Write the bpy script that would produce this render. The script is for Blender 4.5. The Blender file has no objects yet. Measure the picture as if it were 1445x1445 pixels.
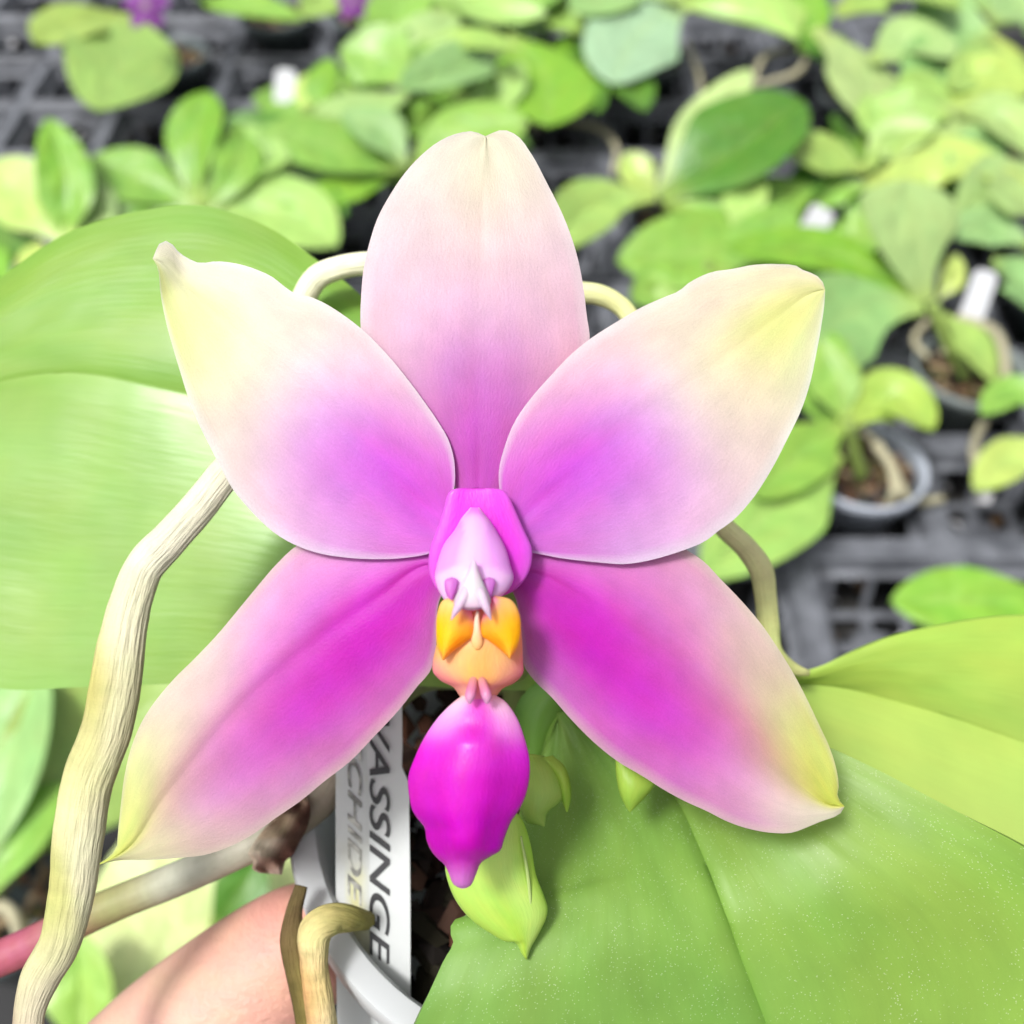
import bpy, math, random
import numpy as np
from mathutils import Vector, Matrix
random.seed(7); RNG = np.random.default_rng(7)
SC = bpy.context.scene
# ------------------------------------------------------------------ camera
W = 1445.0; F = 1549.0; CX = CY = W/2
CAM_H = 0.56; PITCH = math.radians(48)
FOCUS = 0.1200; APERTURE = 0.00185
cam_d = bpy.data.cameras.new('camera'); cam = bpy.data.objects.new('camera', cam_d)
SC.collection.objects.link(cam); SC.camera = cam
cam_d.sensor_width = 36; cam_d.lens = 36*F/W
cam.location = (0, 0, CAM_H); cam.rotation_euler = (math.pi/2-PITCH, 0, 0)
cam_d.clip_start = 0.01; cam_d.clip_end = 50
cam_d.dof.use_dof = True; cam_d.dof.focus_distance = FOCUS
cam_d.dof.aperture_fstop = cam_d.lens*0.001/APERTURE
C0 = np.array([0, 0, CAM_H]); RT = np.array([1., 0, 0])
UPV = np.array([0, math.sin(PITCH), math.cos(PITCH)]); FW = np.array([0, math.cos(PITCH), -math.sin(PITCH)])
# ------------------------------------------------------------------ sky, sun, exposure
SUN_DIR = np.array([0.34, 0.30, -0.88]); SUN_DIR /= np.linalg.norm(SUN_DIR)
world = bpy.data.worlds.new('World'); SC.world = world; world.use_nodes = True
nt = world.node_tree; bgn = nt.nodes['Background']
sky = nt.nodes.new('ShaderNodeTexSky'); sky.sky_type = 'NISHITA'; sky.sun_disc = False
sky.sun_elevation = math.asin(-SUN_DIR[2]); sky.sun_rotation = math.atan2(-SUN_DIR[0], -SUN_DIR[1])
sky.dust_density = 6; sky.air_density = 1.0; sky.ozone_density = 1
hs = nt.nodes.new('ShaderNodeHueSaturation'); hs.inputs['Saturation'].default_value = 0.22   # white overcast / greenhouse roof
nt.links.new(sky.outputs[0], hs.inputs['Color']); nt.links.new(hs.outputs[0], bgn.inputs[0])
bgn.inputs[1].default_value = 0.075
sd = bpy.data.lights.new('sun', 'SUN'); sd.energy = 1.5; sd.angle = math.radians(11); sd.color = (1, .985, .96)
sun = bpy.data.objects.new('sun', sd); SC.collection.objects.link(sun)
sun.rotation_euler = Vector(SUN_DIR).to_track_quat('-Z', 'Y').to_euler()
SC.view_settings.view_transform = 'Standard'; SC.view_settings.look = 'None'
SC.view_settings.exposure = 1.12; SC.view_settings.gamma = 1
SC.cycles.use_denoising = True
SC.cycles.max_bounces = 8; SC.cycles.transmission_bounces = 6
# ------------------------------------------------------------------ helpers
def P(x, y, d):                       # picture position at its own distance d (m) from the camera -> world point
    return C0 + RT*((x-CX)/F*d) + UPV*((CY-y)/F*d) + FW*d
def Pv(xy, d):
    return C0 + np.outer((xy[:, 0]-CX)/F*d, RT) + np.outer((CY-xy[:, 1])/F*d, UPV) + np.outer(d, FW)
def PZ(x, y, z):                      # where the ray meets the level z
    k = FW + RT*((x-CX)/F) + UPV*((CY-y)/F)
    return C0 + k*((z-CAM_H)/k[2])
def depth(p): return float(np.dot(np.asarray(p)-C0, FW))
def lin(c):
    c = np.asarray(c, float)/255.0
    return np.where(c <= .04045, c/12.92, ((c+.055)/1.055)**2.4)
def smooth(pts, n):
    p = np.asarray(pts, float)
    if len(p) == 2: return p[0]+(p[1]-p[0])*np.linspace(0, 1, n)[:, None]
    q = np.vstack([2*p[0]-p[1], p, 2*p[-1]-p[-2]]); out = []
    for i in range(1, len(q)-2):
        a, b, c, d = q[i-1], q[i], q[i+1], q[i+2]
        t = np.linspace(0, 1, 14, endpoint=False)[:, None]
        # centripetal-ish: limit tangents by the neighbouring chord lengths
        l0, l1, l2 = (np.linalg.norm(b-a)+1e-9, np.linalg.norm(c-b)+1e-9, np.linalg.norm(d-c)+1e-9)
        m1 = ((c-b)/l1*l0+(b-a)/l0*l1)/(l0+l1)*l1; m2 = ((d-c)/l2*l1+(c-b)/l1*l2)/(l1+l2)*l1
        out.append((2*t**3-3*t**2+1)*b+(t**3-2*t**2+t)*m1+(-2*t**3+3*t**2)*c+(t**3-t**2)*m2)
    out = np.vstack(out+[p[-1:]])
    s = np.concatenate([[0], np.cumsum(np.linalg.norm(np.diff(out, axis=0), axis=1))])
    t = np.linspace(0, s[-1], n)
    return np.stack([np.interp(t, s, out[:, k]) for k in range(out.shape[1])], 1)
def sstep(a, b, x):
    t = np.clip((np.asarray(x, float)-a)/(b-a), 0, 1); return t*t*(3-2*t)
def link(name, me, m, parent=None):
    o = bpy.data.objects.new(name, me); SC.collection.objects.link(o)
    if m: me.materials.append(m)
    if parent: o.parent = parent
    return o
def mesh(name, verts, faces, m, parent=None, uv=None, col=None, shade=True):
    me = bpy.data.meshes.new(name); me.from_pydata([tuple(v) for v in verts], [], [tuple(f) for f in faces])
    if uv is not None:
        lay = me.uv_layers.new(name='UVMap'); idx = np.zeros(len(me.loops), int); me.loops.foreach_get('vertex_index', idx)
        lay.data.foreach_set('uv', np.asarray(uv, 'f')[idx].ravel())
    if col is not None:
        a = me.color_attributes.new('pigment', 'FLOAT_COLOR', 'POINT')
        c = np.ones((len(verts), 4), 'f'); c[:, :3] = col; a.data.foreach_set('color', c.ravel())
    if shade: me.shade_smooth()
    me.update()
    return link(name, me, m, parent)
def tag(o, label=None, cat=None, group=None, kind=None):
    if label: o['label'] = label
    if cat: o['category'] = cat
    if group: o['group'] = group
    if kind: o['kind'] = kind
    return o
def empty(name, loc, label, cat, group=None):
    o = bpy.data.objects.new(name, None); SC.collection.objects.link(o); o.empty_display_size = .02
    o.location = (0, 0, 0); tag(o, label, cat, group); return o
ALB = 0.74
def pig_points(pts, sig=(.16, .35), k=ALB): # pigment from a few (u, v, sRGB) samples, smoothly blended
    a = np.array([(p[0], p[1]) for p in pts]); c = np.array([lin(p[2]) for p in pts])
    def f(u, v):
        u = np.ravel(u)[:, None]; v = np.ravel(v)[:, None]
        w = np.exp(-((u-a[:, 0])/sig[0])**2/2-((v-a[:, 1])/sig[1])**2/2)+1e-9
        return (w@c)/w.sum(1)[:, None]*k
    return f
def flat(c):
    c = lin(c)*ALB
    return lambda u, v: np.tile(c, (np.size(u), 1))
def sheet(name, L, M, R, dfn, m, parent, pig, nu=64, nv=24, thick=.00014):
    nv += nv % 2
    l, r = smooth(L, nu+1), smooth(R, nu+1); mid = smooth(M, nu+1) if M is not None else (l+r)/2
    tv = np.linspace(-1, 1, nv+1); tv = np.sign(tv)*np.abs(tv)**1.5
    u, v = np.meshgrid(np.linspace(0, 1, nu+1), tv, indexing='ij')
    i = np.arange(nu+1)
    xy = np.where(v[..., None] < 0, mid[i][:, None]+(l-mid)[:, None]*(-v)[..., None], mid[i][:, None]+(r-mid)[:, None]*v[..., None])
    dd = np.broadcast_to(dfn(u, v), u.shape).ravel(); pts = Pv(xy.reshape(-1, 2), dd)
    G = pts.reshape(nu+1, nv+1, 3)
    ln = np.linalg.norm(np.diff(G[:, nv//2], axis=0), axis=1).sum(); wd = np.linalg.norm(G[:, 0]-G[:, -1], axis=1).max()
    uv = np.stack([u.ravel()*ln*100, v.ravel()*wd*50], 1)
    f = [(a*(nv+1)+b, a*(nv+1)+b+1, (a+1)*(nv+1)+b+1, (a+1)*(nv+1)+b) for a in range(nu) for b in range(nv)]
    o = mesh(name, pts, f, m, parent, uv, pig(u, v))
    s = o.modifiers.new('thickness', 'SOLIDIFY'); s.thickness = thick; s.offset = 0
    o.modifiers.new('crisp_margin', 'EDGE_SPLIT').split_angle = math.radians(50)
    return o
def body(name, L, R, dfn, hf, hb, m, parent, pig, nu=40, na=32):   # closed rounded solid inside an outline
    l, r = smooth(L, nu+1), smooth(R, nu+1); mid = (l+r)/2; hw = (r-l)/2
    u, a = np.meshgrid(np.linspace(0, 1, nu+1), np.linspace(0, 2*math.pi, na, endpoint=False), indexing='ij')
    cs, sn = np.cos(a), np.sin(a)
    xy = mid[:, None]+hw[:, None]*cs[..., None]
    d0 = np.broadcast_to(dfn(u, cs), u.shape)
    d = d0-np.where(sn > 0, hf(u)*sn, 0)+np.where(sn < 0, hb(u)*(-sn), 0)
    pts = Pv(xy.reshape(-1, 2), d.ravel()); G = pts.reshape(nu+1, na, 3)
    ln = np.linalg.norm(np.diff(G.mean(1), axis=0), axis=1).sum(); wd = np.linalg.norm(hw, axis=1).max()/F*d.mean()
    uv = np.stack([u.ravel()*ln*100, cs.ravel()*wd*100], 1)
    f = [(i*na+j, i*na+(j+1) % na, (i+1)*na+(j+1) % na, (i+1)*na+j) for i in range(nu) for j in range(na)]
    f += [tuple(range(na))[::-1], tuple(nu*na+j for j in range(na))]
    return mesh(name, pts, f, m, parent, uv, pig(u.ravel(), cs.ravel()))
def tube3(pts, rad, na=16, ridge=0, seed=0, flatten=1.0, rough=0):
    """ring mesh round a world-space centreline; returns verts, faces, u, angle"""
    pts = np.asarray(pts); n = len(pts); rng = np.random.default_rng(seed)
    t = np.gradient(pts, axis=0); t /= np.linalg.norm(t, axis=1)[:, None]+1e-12
    ref = -FW; s = np.cross(t, ref); s /= np.linalg.norm(s, axis=1)[:, None]+1e-9; w = np.cross(s, t)
    a = np.linspace(0, 2*math.pi, na, endpoint=False); prof = np.ones((n, na))
    if ridge:
        for k in (3, 5, 8, 13, 19):
            if k < na/2.2:
                ph = rng.uniform(0, 6.28)+np.cumsum(rng.normal(0, .10, n)); prof += ridge*(2.2/(k**.5))*np.sin(k*a[None]+ph[:, None])*(.4+.6*np.sin(np.cumsum(rng.normal(0, .16, n))+k)[:, None]**2)
    if rough:
        x = np.cumsum(rng.normal(0, 1, n)); x = np.convolve(x-np.linspace(x[0], x[-1], n), np.ones(5)/5, 'same'); prof *= 1+rough*(x/(np.abs(x).max()+1e-9))[:, None]
    R_ = np.asarray(rad)[:, None]*prof
    v = pts[:, None]+s[:, None]*(R_*np.cos(a))[..., None]+w[:, None]*(R_*np.sin(a)*flatten)[..., None]
    f = [(i*na+j, i*na+(j+1) % na, (i+1)*na+(j+1) % na, (i+1)*na+j) for i in range(n-1) for j in range(na)]
    f += [tuple(range(na))[::-1], tuple((n-1)*na+j for j in range(na))]
    u = np.repeat(np.linspace(0, 1, n), na); return v.reshape(-1, 3), f, u, np.tile(a, n)
def tube(name, pts, m, parent, pig, n=60, na=24, ridge=0, seed=0, flatten=1.0, rough=0):
    """pts: (x, y, distance m, radius px)"""
    s = smooth([(p[0], p[1], p[2]*F, p[3]) for p in pts], n)
    d = s[:, 2]/F; w = Pv(s[:, :2], d)
    v, f, u, a = tube3(w, s[:, 3]/F*d, na, ridge, seed, flatten, rough)
    ln = np.linalg.norm(np.diff(w, axis=0), axis=1).sum()
    return mesh(name, v, f, m, parent, np.stack([u*ln*100, a*.1], 1), pig(u, np.cos(a)))
def leaf3(name, pts, hw, m, parent, col, fold=.18, roll=0., prof=.50, n=30, nv=10, wave=.10, seed=0, arch=0.):
    """free-standing leaf: world centreline base->tip, half width in metres"""
    c = smooth(pts, n); u = np.linspace(0, 1, n); rng = np.random.default_rng(seed)
    c = c+np.array([0, 0, 1.])*(arch*np.sin(math.pi*u))[:, None]
    t = np.gradient(c, axis=0); t /= np.linalg.norm(t, axis=1)[:, None]
    N = -FW*.6+np.array([0, 0, .6])+RT*roll
    S = np.cross(t, N); S /= np.linalg.norm(S, axis=1)[:, None]; Nn = np.cross(S, t)
    w = (0.20+0.80*sstep(0, prof, u))*np.clip(1-np.clip((u-prof)/(1-prof), 0, 1)**2.0, 0, 1)**.72*hw
    vv = np.linspace(-1, 1, nv+1); ph = rng.uniform(0, 6.28, 3)
    off = fold*np.abs(vv)[None]*w[:, None]-fold*.5*(vv**2)[None]*w[:, None]
    off = off+wave*w[:, None]*np.sin(7*u[:, None]+ph[0]+1.6*np.sign(vv)[None])*(vv**2)[None]
    V = c[:, None]+S[:, None]*(w[:, None]*vv[None])[..., None]+Nn[:, None]*off[..., None]
    f = [(a*(nv+1)+b, a*(nv+1)+b+1, (a+1)*(nv+1)+b+1, (a+1)*(nv+1)+b) for a in range(n-1) for b in range(nv)]
    uu, v2 = np.meshgrid(u, vv, indexing='ij')
    g_ = lin(col); base = (g_*.92+g_.mean()*.08)*.76; yel = lin((200, 222, 110))*ALB; mid = lin((190, 220, 130))*ALB
    k = (1-sstep(0, .22, uu.ravel()))[:, None]*.55; kc = base*(1-k)+yel*k
    e = (np.exp(-(v2.ravel()/.07)**2))[:, None]*.18; kc = kc*(1-e)+mid*e
    ln = np.linalg.norm(np.diff(c, axis=0), axis=1).sum()
    o = mesh(name, V.reshape(-1, 3), f, m, parent, np.stack([uu.ravel()*ln*100, v2.ravel()*hw*100], 1), kc)
    s = o.modifiers.new('thickness', 'SOLIDIFY'); s.thickness = .0012; s.offset = 0
    o.modifiers.new('crisp_margin', 'EDGE_SPLIT').split_angle = math.radians(50)
    return o
def grid_box(v, f, lo, hi):
    b = len(v); x0, y0, z0 = lo; x1, y1, z1 = hi
    v += [(x0, y0, z0), (x1, y0, z0), (x1, y1, z0), (x0, y1, z0), (x0, y0, z1), (x1, y0, z1), (x1, y1, z1), (x0, y1, z1)]
    f += [tuple(b+i for i in q) for q in ((3, 2, 1, 0), (4, 5, 6, 7), (0, 1, 5, 4), (1, 2, 6, 5), (2, 3, 7, 6), (3, 0, 4, 7))]
def chips(name, pts, sizes, m, parent=None, cols=None):
    V, Fc, Cc = [], [], []
    base = np.array([(1, 0, 0), (.3, .9, .1), (-.8, .5, -.1), (-.7, -.6, .1), (.4, -.9, 0), (.1, .1, .5), (-.1, 0, -.5)])
    tri = [(0, 1, 5), (1, 2, 5), (2, 3, 5), (3, 4, 5), (4, 0, 5), (1, 0, 6), (2, 1, 6), (3, 2, 6), (4, 3, 6), (0, 4, 6)]
    for i, p in enumerate(pts):
        Rm = np.array(Matrix.Rotation(random.uniform(0, 6.28), 3, 'Z') @ Matrix.Rotation(random.uniform(-.9, .9), 3, 'X'))
        b = len(V); q = base*(1+RNG.uniform(-.3, .3, base.shape))*np.array(sizes[i]); q = q@Rm.T+p
        V += list(q); Fc += [tuple(b+k for k in t) for t in tri]; Cc += [cols[i]]*7
    return mesh(name, V, Fc, m, parent, None, np.array(Cc), shade=False)
# ------------------------------------------------------------------ materials (all procedural)
def mat(name, rough=.45, spec=.35, trans=.25, mott=.08, mscale=3, streak=.0, bump=.0, bscale=(30, 30), grain=0., coat=0., speck=0., sub=0., wav=None, patch=0., rvar=0.):
    m = bpy.data.materials.new(name); m.use_nodes = True; t = m.node_tree; N = t.nodes; Lk = t.links.new
    p = N['Principled BSDF']; out = N['Material Output']
    at = N.new('ShaderNodeAttribute'); at.attribute_name = 'pigment'
    uv = N.new('ShaderNodeUVMap'); uv.uv_map = 'UVMap'
    def noise(sx, sy, det=3):
        mp = N.new('ShaderNodeMapping'); mp.inputs['Scale'].default_value = (sx, sy, 1); Lk(uv.outputs[0], mp.inputs[0])
        n = N.new('ShaderNodeTexNoise'); n.inputs['Scale'].default_value = 1; n.inputs['Detail'].default_value = det; Lk(mp.outputs[0], n.inputs['Vector']); return n.outputs[0]
    def mth(op, a, b):
        n = N.new('ShaderNodeMath'); n.operation = op
        for i, x in enumerate((a, b)):
            if hasattr(x, 'links'): Lk(x, n.inputs[i])
            else: n.inputs[i].default_value = x
        return n.outputs[0]
    val = mth('ADD', mth('MULTIPLY', mth('SUBTRACT', noise(mscale, mscale), .5), 2*mott*2), 1)
    if streak: val = mth('ADD', val, mth('MULTIPLY', mth('SUBTRACT', noise(.6, 22, 2), .5), 2*streak))
    if patch: val = mth('ADD', val, mth('MULTIPLY', mth('SUBTRACT', noise(1.1, 1.6, 5), .5), 2*patch))
    if grain: val = mth('ADD', val, mth('MULTIPLY', mth('SUBTRACT', noise(55, 55, 2), .5), 2*grain))
    h = N.new('ShaderNodeHueSaturation'); Lk(at.outputs['Color'], h.inputs['Color']); Lk(val, h.inputs['Value'])
    Lk(mth('ADD', mth('MULTIPLY', mth('SUBTRACT', noise(mscale*.7, mscale*1.3), .5), .05), .5), h.inputs['Hue'])
    colr = h.outputs[0]
    if speck:
        v = N.new('ShaderNodeTexVoronoi'); v.inputs['Scale'].default_value = 27; Lk(uv.outputs[0], v.inputs['Vector'])
        r = mth('LESS_THAN', v.outputs['Distance'], mth('MULTIPLY', noise(1.5, 1.5), .24))
        mx = N.new('ShaderNodeMix'); mx.data_type = 'RGBA'; Lk(mth('MULTIPLY', r, speck), mx.inputs[0]); Lk(colr, mx.inputs[6]); mx.inputs[7].default_value = (.75, .82, .6, 1); colr = mx.outputs[2]
    Lk(colr, p.inputs['Base Color']); p.inputs['Roughness'].default_value = rough; p.inputs['Specular IOR Level'].default_value = spec
    p.inputs['Coat Weight'].default_value = coat; p.inputs['Coat Roughness'].default_value = .25
    if rvar: Lk(mth('ADD', mth('MULTIPLY', mth('SUBTRACT', noise(.35, .8, 4), .5), rvar*2), rough), p.inputs['Roughness'])
    if sub: p.inputs['Subsurface Weight'].default_value = sub; p.inputs['Subsurface Radius'].default_value = (1, .6, .5); p.inputs['Subsurface Scale'].default_value = .0015
    nrm = None
    if bump:
        b = N.new('ShaderNodeBump'); b.inputs['Strength'].default_value = 1; b.inputs['Distance'].default_value = bump
        Lk(noise(bscale[0], bscale[1], 4), b.inputs['Height'])
        if wav:
            b2 = N.new('ShaderNodeBump'); b2.inputs['Distance'].default_value = wav[2]; Lk(noise(wav[0], wav[1], 3), b2.inputs['Height']); Lk(b2.outputs[0], b.inputs['Normal'])
        Lk(b.outputs[0], p.inputs['Normal']); nrm = b.outputs[0]
    if trans:
        tr = N.new('ShaderNodeBsdfTranslucent'); Lk(colr, tr.inputs[0]); ms = N.new('ShaderNodeMixShader'); ms.inputs[0].default_value = trans
        if nrm: Lk(nrm, tr.inputs['Normal'])
        Lk(p.outputs[0], ms.inputs[1]); Lk(tr.outputs[0], ms.inputs[2]); Lk(ms.outputs[0], out.inputs[0])
    return m
M_PETAL = mat('petal_tissue', .45, .2, .36, .07, 2.6, .05, .00005, (22, 30), .12, patch=.13)
M_LIP = mat('lip_tissue', .36, .3, .35, .05, 5, .03, .00006, (16, 30), .02, .15, 0, .2)
M_COL = mat('column_tissue', .42, .3, .3, .02, 5, 0, .00003, (20, 20), .01, 0, 0, .4)
M_LEAF = mat('leaf_glossy', .38, .45, .22, .06, .7, .04, .00006, (1.2, 12), .02, .15, wav=(.25, .30, .0018), patch=.12, rvar=.22)
M_LEAF2 = mat('leaf_dusty', .50, .38, .22, .10, .45, .04, .00003, (1.2, 9), .04, .0, .6, wav=(.30, .4, .0022), patch=.20, rvar=.25)  # patch blotches in the colour imitate uneven sheen; the specks are dust
M_BGLEAF = mat('nursery_leaf', .42, .5, .2, .12, .6, .04, .0006, (1.2, 1.6), 0, .2, wav=(.3, .45, .004), patch=.14)
M_ROOT = mat('root_velamen', .75, .2, .0, .09, 5, .09, .00032, (2.2, 46), .10, patch=.12)
M_DRY = mat('dry_sheath', .75, .2, .0, .22, 5, .2, .0004, (4, 45), .08)
M_STEM = mat('spike_stem', .5, .35, .0, .10, 6, .06, .0001, (6, 30), .03)
M_BUD = mat('bud_tissue', .45, .35, .25, .05, 4, .05, .00006, (4, 25), .02)
M_POTW = mat('white_plastic', .35, .45, .25, .02, 2, 0, 0)
M_LABEL = mat('label_plastic', .4, .4, .12, .02, 3, 0, 0)
M_SKIN = mat('skin', .5, .35, 0, .05, 2, 0, .0003, (9, 9), .04, 0, 0, .2, patch=.10)
M_BARK = mat('bark', .8, .25, 0, .25, 6, 0, 0)
M_POT = mat('pot_plastic', .38, .45, .12, .05, 1, 0, 0)
def simple(name, fn):
    m = bpy.data.materials.new(name); m.use_nodes = True; fn(m.node_tree.nodes, m.node_tree.links.new, m.node_tree.nodes['Principled BSDF']); return m
def _tray(N, Lk, p):
    tc = N.new('ShaderNodeTexCoord'); n = N.new('ShaderNodeTexNoise'); n.inputs['Scale'].default_value = 45; n.inputs['Detail'].default_value = 5; Lk(tc.outputs['Object'], n.inputs['Vector'])
    r = N.new('ShaderNodeValToRGB'); r.color_ramp.elements[0].position = .35; r.color_ramp.elements[1].position = .75
    r.color_ramp.elements[0].color = (.075, .080, .092, 1); r.color_ramp.elements[1].color = (.20, .21, .235, 1); Lk(n.outputs[0], r.inputs[0]); Lk(r.outputs[0], p.inputs['Base Color'])
    p.inputs['Roughness'].default_value = .42; p.inputs['Specular IOR Level'].default_value = .6
M_TRAY = simple('tray_plastic', _tray)
def _bench(N, Lk, p):
    tc = N.new('ShaderNodeTexCoord'); v = N.new('ShaderNodeTexVoronoi'); v.inputs['Scale'].default_value = 55; Lk(tc.outputs['Object'], v.inputs['Vector'])
    n = N.new('ShaderNodeTexNoise'); n.inputs['Scale'].default_value = 14; Lk(tc.outputs['Object'], n.inputs['Vector'])
    r = N.new('ShaderNodeValToRGB'); r.color_ramp.elements[0].position = .5; r.color_ramp.elements[1].position = .62; r.color_ramp.elements[0].color = (.010, .010, .011, 1); r.color_ramp.elements[1].color = (.05, .048, .045, 1)
    Lk(n.outputs[0], r.inputs[0]); Lk(r.outputs[0], p.inputs['Base Color']); p.inputs['Roughness'].default_value = .5
M_BENCH = simple('bench_surface', _bench)
def _ink(N, Lk, p):
    n = N.new('ShaderNodeTexNoise'); n.inputs['Scale'].default_value = 900; r = N.new('ShaderNodeValToRGB'); r.color_ramp.elements[0].color = (.012, .012, .014, 1); r.color_ramp.elements[1].color = (.06, .06, .065, 1)
    Lk(n.outputs[0], r.inputs[0]); Lk(r.outputs[0], p.inputs['Base Color']); p.inputs['Roughness'].default_value = .6
M_INK = simple('marker_ink', _ink)
def _ink2(N, Lk, p):
    n = N.new('ShaderNodeTexNoise'); n.inputs['Scale'].default_value = 700; r = N.new('ShaderNodeValToRGB'); r.color_ramp.elements[0].color = (.16, .16, .15, 1); r.color_ramp.elements[1].color = (.55, .55, .5, 1)
    r.color_ramp.elements[0].position = .4; r.color_ramp.elements[1].position = .65
    Lk(n.outputs[0], r.inputs[0]); Lk(r.outputs[0], p.inputs['Base Color']); p.inputs['Roughness'].default_value = .6
M_INK2 = simple('faded_ink', _ink2)

# ================================================================== SETTING: bench, ground
def plane(name, s, z, m, kind='structure'):
    o = mesh(name, [(-s, -s, z), (s, -s, z), (s, s, z), (-s, s, z)], [(0, 1, 2, 3)], m, shade=False); tag(o, kind=kind); return o
tag(plane('bench', 3, -.062, M_BENCH), 'dark bench top strewn with pale grit under the trays', 'bench')
tag(plane('ground', 20, -.85, M_BENCH), 'dark greenhouse ground below the bench', 'ground')
# ------------------------------------------------------------------ trays
CELL = .100; HH = .0405
TX, TY = None, None
pot_ref = PZ(1222, 655, .028)
def cell_x(i): return pot_ref[0]+i*CELL
def cell_y(j): return pot_ref[1]+j*CELL
def make_tray(nx, ny, x0, y0):
    V, Fc = [], []
    def quad(a, b, c, d): k = len(V); V.extend([a, b, c, d]); Fc.append((k, k+1, k+2, k+3))
    for i in range(nx):
        for j in range(ny):
            cx, cy = x0+(i+.5)*CELL, y0+(j+.5)*CELL
            g = .0025; ex0 = cx-CELL/2+(g if i == 0 else 0); ex1 = cx+CELL/2-(g if i == nx-1 else 0)
            ey0 = cy-CELL/2+(g if j == 0 else 0); ey1 = cy+CELL/2-(g if j == ny-1 else 0)
            rings = []
            def ring(hx0, hx1, hy0, hy1, z): return [(hx0, hy0, z), (hx1, hy0, z), (hx1, hy1, z), (hx0, hy1, z)]
            rings.append(ring(ex0, ex1, ey0, ey1, -.0025))
            rings.append(ring(cx-.045, cx+.045, cy-.045, cy+.045, -.0025))
            rings.append(ring(cx-.0435, cx+.0435, cy-.0435, cy+.0435, 0))
            for h, z in ((HH+.0015, 0), (HH, -.002), (HH-.001, -.012), (HH-.006, -.014), (HH-.0105, -.044), (HH-.017, -.045)):
                rings.append(ring(cx-h, cx+h, cy-h, cy+h, z))
            for q, (a, b) in enumerate(zip(rings, rings[1:])):
                for k in range(4):
                    if q == 6:          # open lattice wall: only ribs between the collar and the base
                        a0, a1, b0, b1 = (np.array(x) for x in (a[k], a[(k+1) % 4], b[k], b[(k+1) % 4]))
                        for t0, t1 in ((0, .14), (.46, .54), (.86, 1)): quad(tuple(a0+(a1-a0)*t0), tuple(a0+(a1-a0)*t1), tuple(b0+(b1-b0)*t1), tuple(b0+(b1-b0)*t0))
                    else: quad(a[k], a[(k+1) % 4], b[(k+1) % 4], b[k])
            h = HH-.017; z = -.045
            xs = [-h, -.0045, .0045, h]; ys = [-h, -.0045, .0045, h]
            for a in range(3):
                for b in range(3):
                    if a == 1 or b == 1: quad((cx+xs[a], cy+ys[b], z), (cx+xs[a+1], cy+ys[b], z), (cx+xs[a+1], cy+ys[b+1], z), (cx+xs[a], cy+ys[b+1], z))
            k = .0115; q = [(cx-k, cy-k, -.0435), (cx+k, cy-k, -.0435), (cx+k, cy+k, -.0435), (cx-k, cy+k, -.0435)]; quad(*q)
    # outer skirt
    X0, X1, Y0, Y1 = x0+.0025, x0+nx*CELL-.0025, y0+.0025, y0+ny*CELL-.0025
    c = [(X0, Y0), (X1, Y0), (X1, Y1), (X0, Y1)]
    for k in range(4):
        a, b = c[k], c[(k+1) % 4]; quad((*a, -.0025), (*a, -.055), (*b, -.055), (*b, -.0025))
    o = mesh('nursery_tray', V, Fc, M_TRAY, shade=False)
    b = o.modifiers.new('sheet', 'SOLIDIFY'); b.thickness = .0009; b.offset = -1
    return o
tx0, ty0 = cell_x(-3)-CELL/2, cell_y(-1)-CELL/2
trays = {(0, 0): 'tray with an empty cell beside the big yellow leaf',
         (-1, 0): 'tray mostly behind the large magenta flower in the middle',
         (-2, 0): 'tray at the left behind the big glossy leaf',
         (0, 1): 'tray under the crowded plants at the upper right',
         (-1, 1): 'tray showing bare grey bars just right of the upright pink sepal',
         (-2, 1): 'tray with bare grid bars and empty cells at the upper left',
         (0, 2): 'tray farthest away at the upper right, under pale leaves',
         (-1, 2): 'tray farthest away at the top centre, below small purple buds',
         (-2, 2): 'tray farthest away at the top left corner under a purple flower'}
for (i, j), lb in trays.items():
    tag(make_tray(6, 4, tx0+i*6*CELL, ty0+j*4*CELL), 'black plastic grid '+lb, 'tray', 'black plastic grid trays')
# grit and perlite lying on the bench under the trays
gp, gc, gs = [], [], []
for _ in range(4200):
    i, j = random.randint(-15, 2), random.randint(-1, 10)
    gp.append((cell_x(i)+random.uniform(-.05, .05), cell_y(j)+random.uniform(-.05, .05), -.0595+random.uniform(0, .003)))
    gc.append(lin(random.choice([(240, 240, 240), (240, 240, 244), (232, 232, 236), (120, 95, 70), (60, 50, 42)]))*.85); gs.append(np.array([1, 1, .6])*random.choice([.003, .004, .006, .009]))
tag(chips('perlite_grit', gp, gs, M_BARK, None, gc), 'pale grit and bark crumbs scattered under the trays', 'grit', kind='stuff')

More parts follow.
